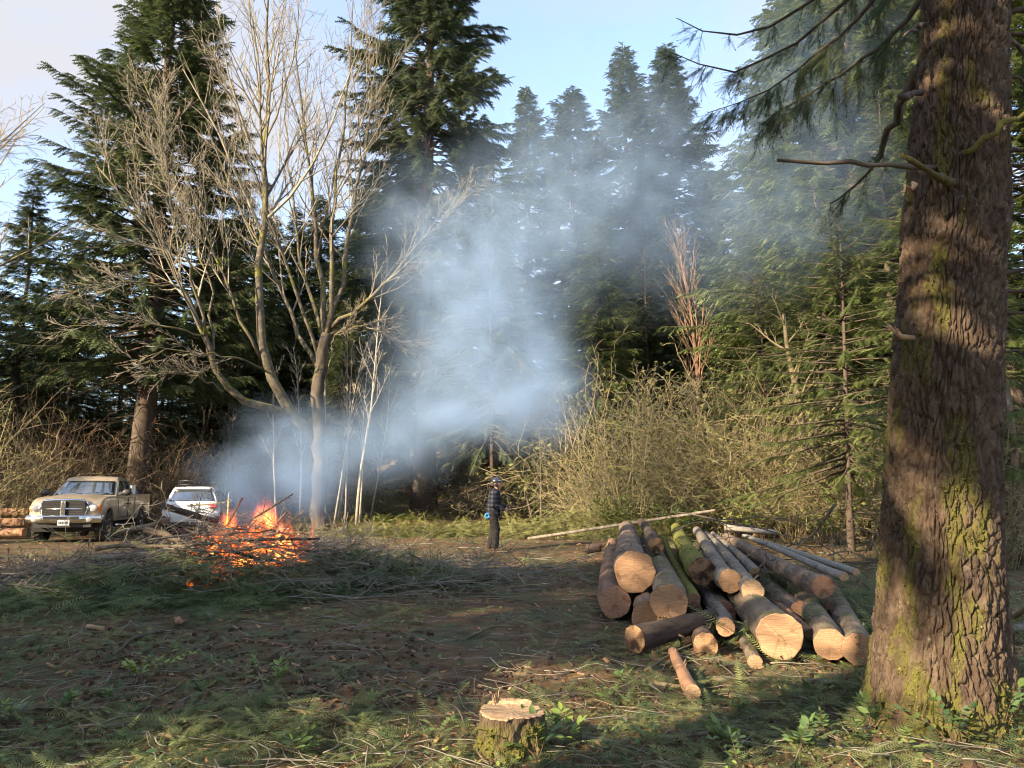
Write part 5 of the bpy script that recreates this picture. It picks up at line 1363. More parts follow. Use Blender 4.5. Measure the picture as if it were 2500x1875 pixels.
def build_person():
    x0 = P(1207, 1340, 19.4)[0]; y0 = 19.4
    R = empty('person', (x0, y0, float(ground_z(x0, y0, True))), -.12, 'person in a black helmet, dark plaid jacket and dark trousers, standing sideways holding a stick', 'person')
    # local frame: +x is the way the person faces, y to their left (away from the camera is +y), z up
    hipL, hipR = np.array([-.02, .10, .93]), np.array([-.02, -.10, .93])
    knL, knR = np.array([-.02, .11, .50]), np.array([.06, -.11, .51])
    anL, anR = np.array([-.13, .12, .09]), np.array([.03, -.12, .09])
    shL, shR = np.array([.02, .20, 1.43]), np.array([.02, -.20, 1.43])
    elL, elR = np.array([.03, .27, 1.14]), np.array([-.01, -.28, 1.13])
    wrL, wrR = np.array([.27, .10, 1.045]), np.array([.25, -.13, 1.03])
    B = MB()
    # head, neck
    ellip(B, (.075, 0, 1.655), (.098, .076, .118), None, 20, 14)
    ellip(B, (.125, 0, 1.60), (.055, .05, .055), None, 14, 10)       # jaw
    ellip(B, (.183, 0, 1.645), (.020, .015, .028), roty(-.35), 10, 8)  # nose
    ellip(B, (.160, 0, 1.597), (.018, .028, .010), None, 10, 6)       # lips
    for s in (-1, 1):
        ellip(B, (.155, s * .034, 1.672), (.014, .018, .012), None, 10, 6)
        ellip(B, (.065, s * .082, 1.645), (.022, .010, .034), None, 10, 6)
    capsule(B, (.03, 0, 1.42), (.06, 0, 1.58), .062, .056)
    # trunk and limbs
    capsule(B, (-.01, 0, .95), (.0, 0, 1.15), .13, .12); capsule(B, (.0, 0, 1.15), (.01, 0, 1.36), .12, .13)
    for h, k, a in ((hipL, knL, anL), (hipR, knR, anR)):
        capsule(B, h, k, .085, .055); capsule(B, k, a, .054, .038); capsule(B, a - [0, 0, .04], a + [.15, 0, -.06], .036, .028)
    for s_, e_, w_ in ((shL, elL, wrL), (shR, elR, wrR)):
        capsule(B, (0, s_[1] * .4, 1.42), s_, .06, .058); capsule(B, s_, e_, .052, .042); capsule(B, e_, w_, .042, .030)
    # hands closed round the stick: palm, four bent fingers, thumb
    for w_, e_, s in ((wrL, elL, 1), (wrR, elR, -1)):
        d = norm(w_ - e_); up = np.array([0, 0, 1.]); sd = norm(np.cross(d, up)); up = np.cross(sd, d)
        pc = w_ + d * .055
        ellip(B, pc, (.05, .022, .042), np.stack([d, sd, up], -1), 14, 10)
        for f in range(4):
            z = .030 - .020 * f; l = [.9, 1.0, .95, .78][f]
            a0 = pc + d * .035 + up * z
            a1 = a0 + d * .035 * l - sd * s * -.004; a2 = a1 + sd * s * .024 * l - d * .004; a3 = a2 - d * .024 * l
            capsule(B, a0, a1, .0105, .0095, 8); capsule(B, a1, a2, .0095, .009, 8); capsule(B, a2, a3, .009, .008, 8)
        t0 = pc + up * .034 - d * .01; t1 = t0 + up * .018 + d * .028; t2 = t1 + d * .028 + sd * s * .012
        capsule(B, t0, t1, .013, .011, 8); capsule(B, t1, t2, .011, .009, 8)
    remeshed('body', B, M['skin'], R, .0085, 3)
    # eyes and beard stubble side: eyes only
    ey = MB()
    for s in (-1, 1): ellip(ey, (.166, s * .034, 1.672), (.006, .012, .006), None, 8, 6)
    ey.build('eyes', M['hole'], R)
    J = MB()
    capsule(J, (-.03, 0, 1.0), (-.015, 0, 1.2), .19, .175); ellip(J, (-.03, 0, .93), (.19, .21, .14)); ellip(J, (.0, 0, 1.28), (.175, .215, .20)); ellip(J, (-.01, 0, 1.40), (.135, .195, .10))
    for s_, e_, w_ in ((shL, elL, wrL), (shR, elR, wrR)):
        capsule(J, s_, e_, .095, .08); capsule(J, e_, w_ - .02 * norm(w_ - e_), .078, .056)
    capsule(J, (.0, -.03, 1.47), (.035, .0, 1.50), .085, .075)
    remeshed('jacket', J, M['plaid'], R, .014, 4, .012, 9)
    hd = MB(); ellip(hd, (-.075, 0, 1.465), (.085, .12, .06), roty(.4)); remeshed('hood', hd, M['trousers'], R, .01, 3, .006)
    T = MB()
    ellip(T, (-.03, 0, .90), (.13, .165, .13))
    for h, k, a in ((hipL, knL, anL), (hipR, knR, anR)):
        capsule(T, h + [-.02, 0, -.03], k, .125, .098); capsule(T, k, a + [0, 0, .02], .096, .092)
    remeshed('trousers', T, M['trousers'], R, .014, 3, .014, 11)
    for a in (anL, anR):
        b = MB(); capsule(b, a + [0, 0, .02], a - [.01, 0, .03], .058, .056); capsule(b, a + [-.02, 0, -.045], a + [.17, 0, -.052], .052, .042); remeshed('boot', b, M['boot'], R, .009, 3)
        sl = MB(); box(sl, a + [.075, 0, -.098], (.30, .095, .028)); bevel(sl.build('sole', M['hole'], R, False), .012)
    # helmet
    H = MB(); 
    nu, nv = 28, 12
    V, q = [], []
    for i in range(nv + 1):
        b = i / nv * math.pi * .5
        for j in range(nu):
            t = j / nu * 2 * math.pi
            x, y = math.cos(t), math.sin(t)
            V.append([.055 + .150 * math.cos(b) * x * (1.0 if x > 0 else 1.03), .118 * math.cos(b) * y, 1.705 + .135 * math.sin(b)])
    q = [(i * nu + j, i * nu + (j + 1) % nu, (i + 1) * nu + (j + 1) % nu, (i + 1) * nu + j) for i in range(nv) for j in range(nu)]
    H.add(V, None, q)
    hm = H.build('helmet', M['helmet'], R); md = hm.modifiers.new('solid', 'SOLIDIFY'); md.thickness = .012
    vz = MB(); V = []
    for i in range(5):
        for j in range(9):
            t = (j / 8 - .5) * 2.2; r = .145 + .085 * i / 4
            V.append([.055 + r * math.cos(t) * 1.02, (.117 + .014 * i / 4) * math.sin(t), 1.715 + .03 * math.cos(t) - .015 * (i / 4) ** 2 + .01 * (4 - i) / 4])
    vz.add(V, None, [(i * 9 + j, i * 9 + j + 1, (i + 1) * 9 + j + 1, (i + 1) * 9 + j) for i in range(4) for j in range(8)])
    vo = vz.build('visor_peak', M['helmet'], hm); md = vo.modifiers.new('solid', 'SOLIDIFY'); md.thickness = .008
    tr = MB(); tubes(tr, [(np.array([[.055 + .152 * math.cos(t) * 1.02, .120 * math.sin(t), 1.735 + .015 * math.cos(t)] for t in np.linspace(-1.3, 1.3, 12)]), np.full(12, .006))], k=5); tr.build('helmet_trim', M['chrome'], hm)
    for s in (-1, 1):
        em = MB(); ellip(em, (.045, s * .105, 1.64), (.045, .026, .058), None, 14, 10); em.build('ear_muff', M['helmet'], hm)
        cs = MB(); tubes(cs, [(np.array([[.06, s * .10, 1.60], [.10, s * .075, 1.54], [.125, s * .02, 1.525]]), np.full(3, .006))], k=5); cs.build('chin_strap', M['hole'], hm)
    # stick in the hands and the blue roll on the hip: things of their own
    def w(p): return np.array(R.location) + rotz(-.12) @ np.array(p, float)
    st = MB(); a, b = w((.28, -.02, 1.20)), w((.62, -.10, .62)); mid = w((.335, -.02, 1.04))
    tubes(st, [(np.array([w((.385, .05, 1.32)), w((.335, -.0, 1.10)), mid, w((.47, -.06, .86)), w((.66, -.12, .58))]), np.array([.006, .010, .012, .009, .005]))], k=6)
    tag(st.build('stick', M['twig_pale']), 'thin pale stick held in front of the waist by the person', 'stick')
    gl = MB(); c = w((.325, -.03, 1.055)); ellip(gl, c, (.035, .045, .055), rotz(.3), 14, 10); ellip(gl, c + [.01, .03, .05], (.02, .025, .035), None, 12, 8); tag(gl.build('pouch', M['hole']), 'small black pouch clutched in the hands of the person', 'pouch')
    rl = MB(); k = 28; th = np.arange(k) * 2 * math.pi / k
    c = w((-.155, -.17, .865))
    pr = [(.022, -.02), (.066, -.028), (.074, -.014), (.074, .014), (.066, .028), (.022, .02)]
    V = [[p * math.cos(t), h, p * math.sin(t)] for p, h in pr for t in th]
    rl.add(V, None, [(i * k + j, i * k + (j + 1) % k, ((i + 1) % 6) * k + (j + 1) % k, ((i + 1) % 6) * k + j) for i in range(6) for j in range(k)])
    tag(rl.build('tape_roll', M['blue_roll'], None, loc=c), 'bright blue tape roll hanging at the hip of the person', 'tape roll')
build_person()
# ---------------------------------------------------------------- slash on the ground
def screen_pts(n, seed, y0=1236, y1=1930, x0=-150, x1=2650):
    g = np.random.RandomState(seed)
    px, py = g.uniform(x0, x1, n), g.uniform(y0, y1, n)
    u, v = (px - 1250) / FPX, (937.5 - py) / FPX
    dz = sp + v * cp
    t = -CAMH / dz
    x, y = u * t, (cp - v * sp) * t
    k = (y < 46)
    return x[k], y[k], g
LOGX = lambda x, y: (x > .125 * (y - 9.4) + 1.1) & (x < .2 * (y - 7) + 3.5) & (y > 7.3 + .0 * x) & (y < 19.5)
def litter(n, seed, name, tmpl, mat, size, cover, tilt=.35, lift=.0, tb=0.0, ext=None):
    x, y, g = screen_pts(n, seed, *(ext or ()))
    q = np.stack([x, y, 0 * x], -1)
    m = noise3(q * .45 + 31) + .5 * noise3(q * 1.3 + 7)
    soil = np.exp(-((x + .6) / 1.6) ** 2 - ((y - 6.6) / 1.5) ** 2) + .6 * np.exp(-((x + .2) / 1.2) ** 2 - ((y - 9.5) / 2) ** 2) + .5 * np.exp(-((x - 1.3) / .9) ** 2 - ((y - 4.2) / .8) ** 2)
    keep = g.rand(len(x)) < np.clip(cover + .55 * m - .7 * soil, .14, 1)
    x, y, m = x[keep], y[keep], m[keep]
    n = len(x)
    az = g.uniform(0, 6.283, n); el = g.normal(size=n) * tilt * .6 + .06
    X = np.stack([np.cos(az) * np.cos(el), np.sin(az) * np.cos(el), np.sin(el)], -1)
    Z = np.stack([g.normal(size=n) * tilt, g.normal(size=n) * tilt, np.ones(n)], -1)
    sc = g.uniform(*size, n) * np.clip(.55 + y / 22, .6, 1.7)
    z = ground_z(x, y) + .015 + lift * g.rand(n) * sc
    f = MB(); stamp(f, tmpl[0], tmpl[1], np.stack([x, y, z], -1), X, Z, sc, np.clip(g.normal(size=n) * .28 + .18 + tb + .25 * m, 0, 1))
    o = f.build(name, mat, None, smooth=False)
    return o
tag(litter(17500, 1, 'fir_bough_litter', T_SPRIG, M['litter_green'], (.12, .32), .74, lift=.14, tb=.12), 'green fir sprigs strewn over the whole clearing', 'sprigs', kind='stuff')
tag(litter(7500, 2, 'dead_needle_litter', T_SPRIG, M['litter_brown'], (.10, .26), .50), 'brown dead sprigs strewn over the clearing', 'sprigs', kind='stuff')
T_LEAF = (np.array([[0, 0, 0], [.3, .22, .04], [.3, -.22, .04], [.7, .2, .02], [.7, -.2, .02], [1, 0, -.06], [.5, 0, -.03]]), np.array([[0, 6, 1], [0, 2, 6], [1, 6, 3], [2, 4, 6], [3, 6, 5], [6, 4, 5]]))
tag(litter(6500, 3, 'fallen_leaf_litter', T_LEAF, M['litter_brown'], (.03, .07), .55, tilt=.6, tb=.25), 'small dead leaves strewn over the clearing', 'leaves', kind='stuff')
tag(litter(5200, 4, 'low_leaf_cover', T_LEAF, M['leaf'], (.03, .075), .34, tilt=.7, lift=1.2), 'small green leaves of low plants over the clearing', 'leaves', kind='stuff')
# chips, clods, thin twigs
x, y, g = screen_pts(2000, 6); n = len(x)
ch = MB(); tv = np.array([[a, b, c] for a in (-.5, .5) for b in (-.16, .16) for c in (-.05, .05)], float); tf = [(0, 1, 3, 2), (4, 6, 7, 5), (0, 4, 5, 1), (2, 3, 7, 6), (0, 2, 6, 4), (1, 5, 7, 3)]
az = g.uniform(0, 6.28, n)
stamp(ch, tv, None, np.stack([x, y, ground_z(x, y) + .02], -1), np.stack([np.cos(az), np.sin(az), g.normal(size=n) * .3], -1), np.stack([g.normal(size=n) * .4, g.normal(size=n) * .4, np.ones(n)], -1), g.uniform(.02, .07, n) * np.clip(.5 + y / 22, .55, 1.3) * np.where(g.rand(n) < .12, 1.8, 1), g.rand(n), tf4=tf)
tag(ch.build('wood_chips', M['chip'], smooth=False), 'pale wood chips scattered over the clearing', 'wood chips', kind='stuff')
x, y, g = screen_pts(9000, 7, 1540, 1930); q = np.stack([x, y, 0 * x], -1)
keep = (noise3(q * .33 + 5.5) > -.05); x, y = x[keep][:3800], y[keep][:3800]; n = len(x)
ic = np.array([[0, 0, 1], [.9, 0, .45], [.28, .85, .45], [-.72, .53, .45], [-.72, -.53, .45], [.28, -.85, .45], [.7, .5, -.45], [-.28, .85, -.45], [-.9, 0, -.45], [-.28, -.85, -.45], [.7, -.5, -.45]])
icf = np.array([[0, 1, 2], [0, 2, 3], [0, 3, 4], [0, 4, 5], [0, 5, 1], [1, 6, 2], [2, 7, 3], [3, 8, 4], [4, 9, 5], [5, 10, 1], [6, 7, 2], [7, 8, 3], [8, 9, 4], [9, 10, 5], [10, 6, 1]])
cl = MB(); az = g.uniform(0, 6.28, n)
stamp(cl, ic, icf, np.stack([x, y, ground_z(x, y)], -1), np.stack([np.cos(az), np.sin(az), g.normal(size=n) * .5], -1), np.stack([g.normal(size=n) * .5, g.normal(size=n) * .5, np.ones(n)], -1), g.uniform(.008, .032, n) * np.where(g.rand(n) < .06, 1.7, 1))
tag(cl.build('soil_clods', M['clod'], smooth=False), 'crumbs and clods of churned brown soil', 'soil', kind='stuff')
def thin_sticks(n, seed, L=(.15, .7), r=(.002, .006), ext=()):
    x, y, g = screen_pts(n, seed, *ext); out = []
    for i in range(len(x)):
        l = g.uniform(*L) * min(1.6, .6 + y[i] / 18); a = g.uniform(0, 6.28); m = 5; s = np.linspace(-.5, .5, m)
        bend = g.uniform(-.25, .25) * l
        p = np.stack([x[i] + math.cos(a) * l * s - math.sin(a) * bend * (4 * s * s), y[i] + math.sin(a) * l * s + math.cos(a) * bend * (4 * s * s), 0 * s], -1)
        p[:, 2] = ground_z(p[:, 0], p[:, 1]) + .012 + g.rand() * .05 + g.uniform(-.12, .12) * s * l
        rr = g.uniform(*r) * min(2.0, .6 + y[i] / 12)
        out.append((p, np.linspace(rr, rr * .5, m)))
    return out, g
ls, g = thin_sticks(1500, 8)
mb = MB(); tubes(mb, ls, k=3, a=g.rand(len(ls)))
tag(mb.build('twig_litter', M['twig_grey']), 'thin twigs littering the clearing', 'twigs', kind='stuff')
# heaps of cut boughs: (pixel, half width px, half depth m, height m, count, tint)
def heap(cx, cy, wx, wy, h, n, seed, name, label, tint=.2, mat='litter_green', size=(.25, .6), tmpl=T_SPRIG):
    g = np.random.RandomState(seed)
    r = np.sqrt(g.rand(n)); a = g.uniform(0, 6.28, n)
    x, y = cx + wx * r * np.cos(a), cy + wy * r * np.sin(a)
    z = ground_z(x, y, False) + h * (1 - r ** 2) * g.rand(n) ** .5 + .03
    az = g.uniform(0, 6.28, n); el = g.normal(size=n) * .35 - .1
    X = np.stack([np.cos(az) * np.cos(el), np.sin(az) * np.cos(el), np.sin(el)], -1); Z = np.stack([g.normal(size=n) * .5, g.normal(size=n) * .5, np.ones(n)], -1)
    f = MB(); stamp(f, tmpl[0], tmpl[1], np.stack([x, y, z], -1), X, Z, g.uniform(*size, n), np.clip(tint + g.normal(size=n) * .25, 0, 1))
    return tag(f.build(name, M[mat], smooth=False), label, 'boughs', kind='stuff')
def at(px, Y): return P(px, 1190, Y)[0], Y
heap(*at(1410, 25.2), 2.9, 1.2, .85, 1500, 21, 'bough_heap', 'sunlit yellow green heap of cut boughs right of the person', .5, 'slash_sunlit')
heap(*at(1570, 23.6), 2.2, 1.0, .55, 800, 22, 'bough_heap', 'sunlit boughs in front of the brush tangle', .4, 'slash_sunlit')
heap(*at(1180, 26.5), 3.0, 1.0, .45, 900, 23, 'bough_heap', 'low green boughs behind the person', .3, 'slash_sunlit')
heap(*at(940, 26.5), 3.2, 1.2, .40, 900, 24, 'bough_heap', 'low green boughs at the foot of the smoke', .2, 'slash_sunlit')
heap(*at(470, 11.6), 2.7, 1.3, .60, 1500, 25, 'bough_heap', 'dark green boughs heaped in front of the fire', .05)
heap(*at(880, 12.6), 2.2, 1.3, .55, 900, 26, 'bough_heap', 'dark green boughs right of the fire', .05)
heap(*at(330, 10.5), 2.2, 1.2, .2, 600, 27, 'bough_heap', 'fir boughs spread at the lower left of the fire', .15)
heap(*at(1900, 7.9), 1.6, .7, .28, 260, 28, 'bough_heap', 'green boughs lying between the log ends', .15, size=(.2, .4))
heap(*at(1960, 10.5), 1.2, 2.2, .42, 420, 29, 'bough_heap', 'green boughs lying on the logs at the right', .15, size=(.25, .45))
heap(*at(1870, 5.9), 1.3, .7, .16, 360, 30, 'bough_heap', 'fir sprigs in front of the log ends', .3, size=(.14, .3))
heap(*at(700, 5.2), 1.1, .6, .14, 420, 31, 'bough_heap', 'blue green fir sprigs left of the stump', .2, size=(.14, .3))
heap(*at(2380, 8), 1.6, 1.6, .5, 380, 32, 'bough_heap', 'tangle of green boughs behind the foot of the big trunk', .3, size=(.2, .45))

# named sticks on the ground
def stick(pts, r0, r1, mat, label, group=None, name='stick', n=9, k=6, kids=0, seed=0, moss=0.0):
    g = np.random.RandomState(seed + 300)
    w = np.array(pts, float)
    s = np.concatenate([[0], np.cumsum(np.linalg.norm(np.diff(w, axis=0), axis=1))]); q = np.linspace(0, s[-1], n)
    L = np.stack([np.interp(q, s, w[:, c]) for c in range(3)], -1)
    L[1:-1] += g.normal(size=(n - 2, 3)) * .02 * s[-1] / n * 2
    lines = [(L, np.linspace(r0, r1, n) * (1 + .1 * g.normal(size=n)))]
    if kids:
        out = []; spawn(g, L, lines[0][1], s[-1], 0, out, n=6, wob=.16, up=.05, kids=(kids, 3), ratio=(.3, .4), start=.25, ang=(.4, 1.0), minr=.004)
        lines += [(p, np.maximum(r, .004)) for p, r, l in out]
    mb = MB(); tubes(mb, lines[:1], k=k, a=moss)
    if len(lines) > 1: tubes(mb, lines[1:], k=3, a=g.uniform(0, .4))
    o = mb.build(name, M[mat])
    return tag(o, label, 'branch' if kids or name == 'branch' else 'stick', group)
def gp(px, py, h=.03):
    p = G(px, py); p[2] = float(ground_z(p[0], p[1])) + h; return p
stick([gp(1575, 1650), gp(1660, 1612, .06), gp(1700, 1600, .09)], .014, .008, 'twig_pale', 'curved pale branch lying in front of the crosswise dark log', seed=1)
stick([gp(1400, 1560), gp(1490, 1620), gp(1580, 1640)], .008, .012, 'twig_dark', 'thin dark branch running from the left to the front of the pile', seed=2, kids=4)
stick([gp(1740, 1670), gp(1850, 1672, .05), gp(2080, 1690, .05)], .03, .02, 'log_mossy', 'long mossy branch lying in front of the log ends', seed=3)
stick([gp(1780, 1700), gp(1900, 1710), gp(2000, 1725)], .022, .014, 'twig_dark', 'dark branch on the ground right of the orange log', seed=4)
stick([gp(1600, 1672), gp(1690, 1690), gp(1720, 1700)], .02, .014, 'twig_pale', 'pale short branch left of the orange log', seed=5)
stick([gp(1625, 1815, .02), gp(1700, 1805), gp(1790, 1797)], .02, .012, 'log_grey', 'grey stick on bare soil below the log pile', seed=6)
stick([gp(1420, 1812), gp(1500, 1822)], .016, .012, 'log_grey', 'short grey stick right of the stump', seed=7)
stick([gp(700, 1762), gp(880, 1800, .05), gp(960, 1838)], .012, .009, 'twig_pale', 'long pale peeled stick left of the stump', seed=8)
stick([gp(345, 1800), gp(420, 1828)], .02, .016, 'log_orange', 'short reddish stick at the lower left', seed=9)
stick([gp(1130, 1560), gp(1200, 1540, .05), gp(1262, 1537)], .016, .010, 'twig_pale', 'curved pale branch on the dark soil right of the stump line', seed=10)
stick([gp(1178, 1490), P(1190, 1455, 10.4), P(1197, 1420, 10.4)], .006, .003, 'twig_pale', 'thin upright twig sticking out of the soil', seed=11)
stick([gp(212, 1541), gp(252, 1546)], .03, .028, 'chip', 'short pale split stick left of the fire front', seed=12)
stick([P(405, 1480, 10.6), P(425, 1510, 10.2), gp(440, 1535, .08)], .035, .03, 'log_orange', 'broken reddish branch end sticking out below the fire', seed=13)
stick([P(470, 1465, 10.8), P(495, 1490, 10.4), gp(515, 1515, .06)], .032, .03, 'log_grey', 'brown branch end beside the broken reddish one below the fire', seed=14)
stick([P(655, 1600, 7.3) * [1, 1, 0] + [0, 0, .04], gp(700, 1585), gp(590, 1575)], .012, .01, 'twig_red', 'reddish stick on the churned soil', seed=15)
stick([gp(275, 1610, .05), gp(330, 1570, .06), gp(400, 1545)], .014, .02, 'twig_dark', 'curved dark root below the fire pile', seed=16)
stick([gp(2440, 1540, .15), P(2480, 1500, 7.2), P(2520, 1478, 7.0)], .04, .03, 'twig_pale', 'pale branch leaning at the right edge behind the trunk', seed=17)
stick([gp(2430, 1580, .1), gp(2560, 1560, .2)], .045, .04, 'log_grey', 'grey branch lying at the right edge behind the trunk', seed=18)
stick([gp(2080, 1860), gp(2200, 1848), gp(2330, 1852)], .018, .012, 'twig_dark', 'dark branch among the leaves at the lower right', seed=19)
stick([P(1650, 1250, 16), P(1850, 1290, 13), P(2030, 1330, 11), P(2120, 1410, 10)], .016, .006, 'twig_dark', 'dark drooping bare branch over the back of the log pile', kids=12, seed=20, name='branch')
stick([P(2040, 1230, 12), P(1990, 1300, 12.5), P(1930, 1350, 12.5)], .03, .015, 'twig_pale', 'pale crooked branch behind the right end of the pile', kids=8, seed=21, name='branch')
stick([P(1640, 1300, 14), P(1700, 1270, 14), P(1900, 1262, 13.6), P(2080, 1330, 13)], .014, .006, 'twig_dark', 'long thin bare branch arching over the top of the pile', kids=10, seed=22, name='branch')
for i in range(16):
    g = np.random.RandomState(500 + i); px, Y = g.uniform(1850, 2200), g.uniform(10.5, 15); a = g.uniform(0, 6.28); L = g.uniform(1, 2.2); c = np.array([*at(px, Y), .0])
    c[2] = .3 + g.rand() * .5
    stick([c, c + np.array([math.cos(a), math.sin(a), .25 * g.normal()]) * L * .5, c + np.array([math.cos(a), math.sin(a), -.05]) * L], .014, .006, 'twig_dark' if i % 3 else 'twig_pale', 'bare slash branch tangled at the right end of the log pile', 'slash branches right of the pile', 'branch', kids=7, seed=30 + i)

# leafy plants
def plant(loc, seed, nst, h, label, group=None, tint=.2, leaf=.075, mat='leaf', pairs=4, name='leafy_plant'):
    g = np.random.RandomState(seed); e = empty(name, loc, 0, label, 'plant', group)
    st, pos, X, Z, sc, at_ = [], [], [], [], [], []
    for i in range(nst):
        az = g.uniform(0, 6.28); lean = g.uniform(.25, 1.1); L = h * g.uniform(.6, 1.15); m = 6; s = np.linspace(0, 1, m)
        p = np.stack([math.cos(az) * lean * L * s * (.4 + .6 * s), math.sin(az) * lean * L * s * (.4 + .6 * s), L * (s - .35 * lean * s * s)], -1)
        st.append((p, np.linspace(.004, .0015, m)))
        t = norm(p[-1] - p[-3]); sd = norm(np.cross(t, [0, 0, 1]))
        for k in range(pairs * 2 + 1):
            q = .35 + .65 * (k // 2 + 1) / (pairs + .5); q = min(q, 1)
            pp = np.array([np.interp(q, s, p[:, c]) for c in range(3)])
            d = t if k == pairs * 2 else norm(t * .55 + sd * (1 if k % 2 else -1) + np.array([0, 0, g.uniform(-.15, .25)]))
            pos.append(pp); X.append(d); Z.append(np.array([0, 0, 1.]) + g.normal(size=3) * .25); sc.append(leaf * g.uniform(.75, 1.25)); at_.append(np.clip(tint + g.normal() * .15, 0, 1))
    mb = MB(); tubes(mb, st, k=3); mb.build('stems', M['twig_red'], e)
    f = MB(); stamp(f, T_LEAF[0], T_LEAF[1], np.array(pos), np.array(X), np.array(Z), np.array(sc), np.array(at_)); f.build('leaves', M[mat], e, smooth=True)
for i, (px, py, n, h, t, lab) in enumerate([
        (340, 1668, 5, .22, .95, 'bright yellow green leafy sprig at the left, lit by the sun'),
        (395, 1640, 3, .30, .9, 'upright bright green shoot beside the lit sprig at the left'),
        (630, 1680, 3, .32, .25, 'pale leaved shoot on the soil heap left of the stump'),
        (670, 1690, 4, .2, .6, 'yellowish leafy shoot right of the pale one on the heap'),
        (1315, 1868, 5, .26, .2, 'glossy dark leafy plant at the foot of the stump'),
        (1385, 1830, 4, .26, .75, 'yellow leaved weed right of the stump'),
        (720, 1868, 3, .14, .2, 'round leaved plant at the bottom edge left of centre'),
        (150, 1745, 4, .2, .3, 'leafy plant at the left edge of the churned soil'),
        (1955, 1850, 6, .24, .1, 'blue green leafy plant below the mossy trunk foot'),
        (1770, 1835, 4, .2, .45, 'ragged leafy plant on the soil between stump and trunk'),
        (2130, 1800, 5, .26, .2, 'leafy plant against the left foot of the big trunk'),
        (2330, 1850, 5, .34, .15, 'leafy plant in front of the big trunk'),
        (2360, 1835, 3, .24, .9, 'yellow tipped leaves in front of the big trunk'),
        (2450, 1820, 6, .4, .15, 'large leaved plant at the lower right edge'),
        (2480, 1700, 6, .4, .2, 'leafy plant right of the big trunk foot')]):
    p = gp(px, py, 0); plant(p, 600 + i, n, h, lab, tint=t, leaf=.07 if i != 4 else .085)
for i in range(34):
    g = np.random.RandomState(660 + i); px, py = (g.uniform(1450, 2550), g.uniform(1660, 1900)) if i < 22 else (g.uniform(-50, 1250), g.uniform(1600, 1900))
    plant(gp(px, py, 0), 660 + i, 4, g.uniform(.09, .2), 'small dark glossy leaved plant growing among the slash', 'small leafy plants among the slash', tint=.1 + .5 * g.rand(), leaf=.045)
for i, px in enumerate((1500, 1570, 1650, 1700, 1790, 1850, 1910, 1990, 2060, 2130)):
    Y = 24.5 - i * .25 + 1.5 * math.sin(i * 2.3); x = P(px, 1190, Y)[0]
    plant((x, Y, float(ground_z(x, Y))), 640 + i, 26, 1.3 + .5 * math.sin(i * 1.7), ORD[i] + ' evergreen leafy bush from the left at the foot of the sunlit brush', 'leafy bushes under the brush', tint=.45, leaf=.16, pairs=5, name='leafy_bush')
# sword ferns on the mossy bank
for i in range(9):
    g = np.random.RandomState(720 + i); px, Y = g.uniform(920, 1420), g.uniform(33, 42); x = P(px, 1190, Y)[0]; z = float(ground_z(x, Y))
    e = empty('fern', (x, Y, z), 0, 'green fern clump on the sunny bank behind the person', 'fern', 'ferns on the bank')
    f = MB(); m = 22; az = g.uniform(0, 6.28, m); el = g.uniform(.2, .9, m)
    stamp(f, *frond_template(12, .16, .5, .3, .8, 9), np.zeros((m, 3)), np.stack([np.cos(az) * np.cos(el), np.sin(az) * np.cos(el), np.sin(el)], -1), np.tile([0, 0, 1.], (m, 1)) + g.normal(size=(m, 3)) * .1, g.uniform(.6, 1.0, m), g.uniform(.2, .8, m))
    f.build('fronds', M['fir_green'], e, smooth=False)
def bank_cover():
    g = np.random.RandomState(91); n = 6500
    x, y = g.uniform(-16, 22, n), g.uniform(27, 56, n)
    m = noise3(np.stack([x, y, 0 * x], -1) * .35)
    k = g.rand(n) < .6 + .5 * m; x, y, m = x[k], y[k], m[k]; n = len(x)
    az = g.uniform(0, 6.28, n); el = g.normal(size=n) * .3 + .2
    f = MB(); stamp(f, T_SPRIG[0], T_SPRIG[1], np.stack([x, y, ground_z(x, y) + .04], -1), np.stack([np.cos(az) * np.cos(el), np.sin(az) * np.cos(el), np.sin(el)], -1), np.stack([g.normal(size=n) * .4, g.normal(size=n) * .4, np.ones(n)], -1), g.uniform(.35, .9, n), np.clip(.55 + .3 * m + g.normal(size=n) * .25, 0, 1))
    tag(f.build('bank_undergrowth', M['moss_leaf'], smooth=False), 'mossy low growth on the bank behind the clearing', 'undergrowth', kind='stuff')
bank_cover()

# ---------------------------------------------------------------- burning brush pile
FX, FY = at(622, 13.4)
def mound(x, y):
    return .55 * np.exp(-((x - FX) / 1.45) ** 2 - ((y - FY) / 1.3) ** 2) + .50 * np.exp(-((x - FX + .2) / 2.4) ** 2 - ((y - FY + .6) / 1.8) ** 2)
def pile_branch(g, Lr, rr, cx=None, cy=None, kids=5, sx=1.9, sy=1.1):
    x = FX + g.normal() * sx if cx is None else cx; y = FY + g.normal() * sy if cy is None else cy
    a = g.choice([0, math.pi]) + g.normal() * .75; L = g.uniform(*Lr); z = mound(x, y) * g.uniform(.35, 1.05) + .05
    d = np.array([math.cos(a), math.sin(a), 0]); p0, p1 = np.array([x, y, z]) - d * L / 2, np.array([x, y, z]) + d * L / 2
    for p in (p0, p1): p[2] = .5 * z + .5 * (mound(p[0], p[1]) * g.uniform(.5, 1.1)) + .04 + g.uniform(-.05, .18)
    return p0, np.array([x, y, z]), p1, g.uniform(*rr)
g = np.random.RandomState(12)
BR = 'bare branch lying across the burning brush pile'
for i in range(96):
    a, b, c, r = pile_branch(g, (.9, 2.6), (.012, .03))
    stick([a, b, c], r, r * .5, ['twig_grey', 'twig_dark', 'log_dark', 'twig_grey'][i % 4], BR, 'branches of the burning pile', 'branch', kids=5 if i % 2 else 0, seed=800 + i)
lines = []
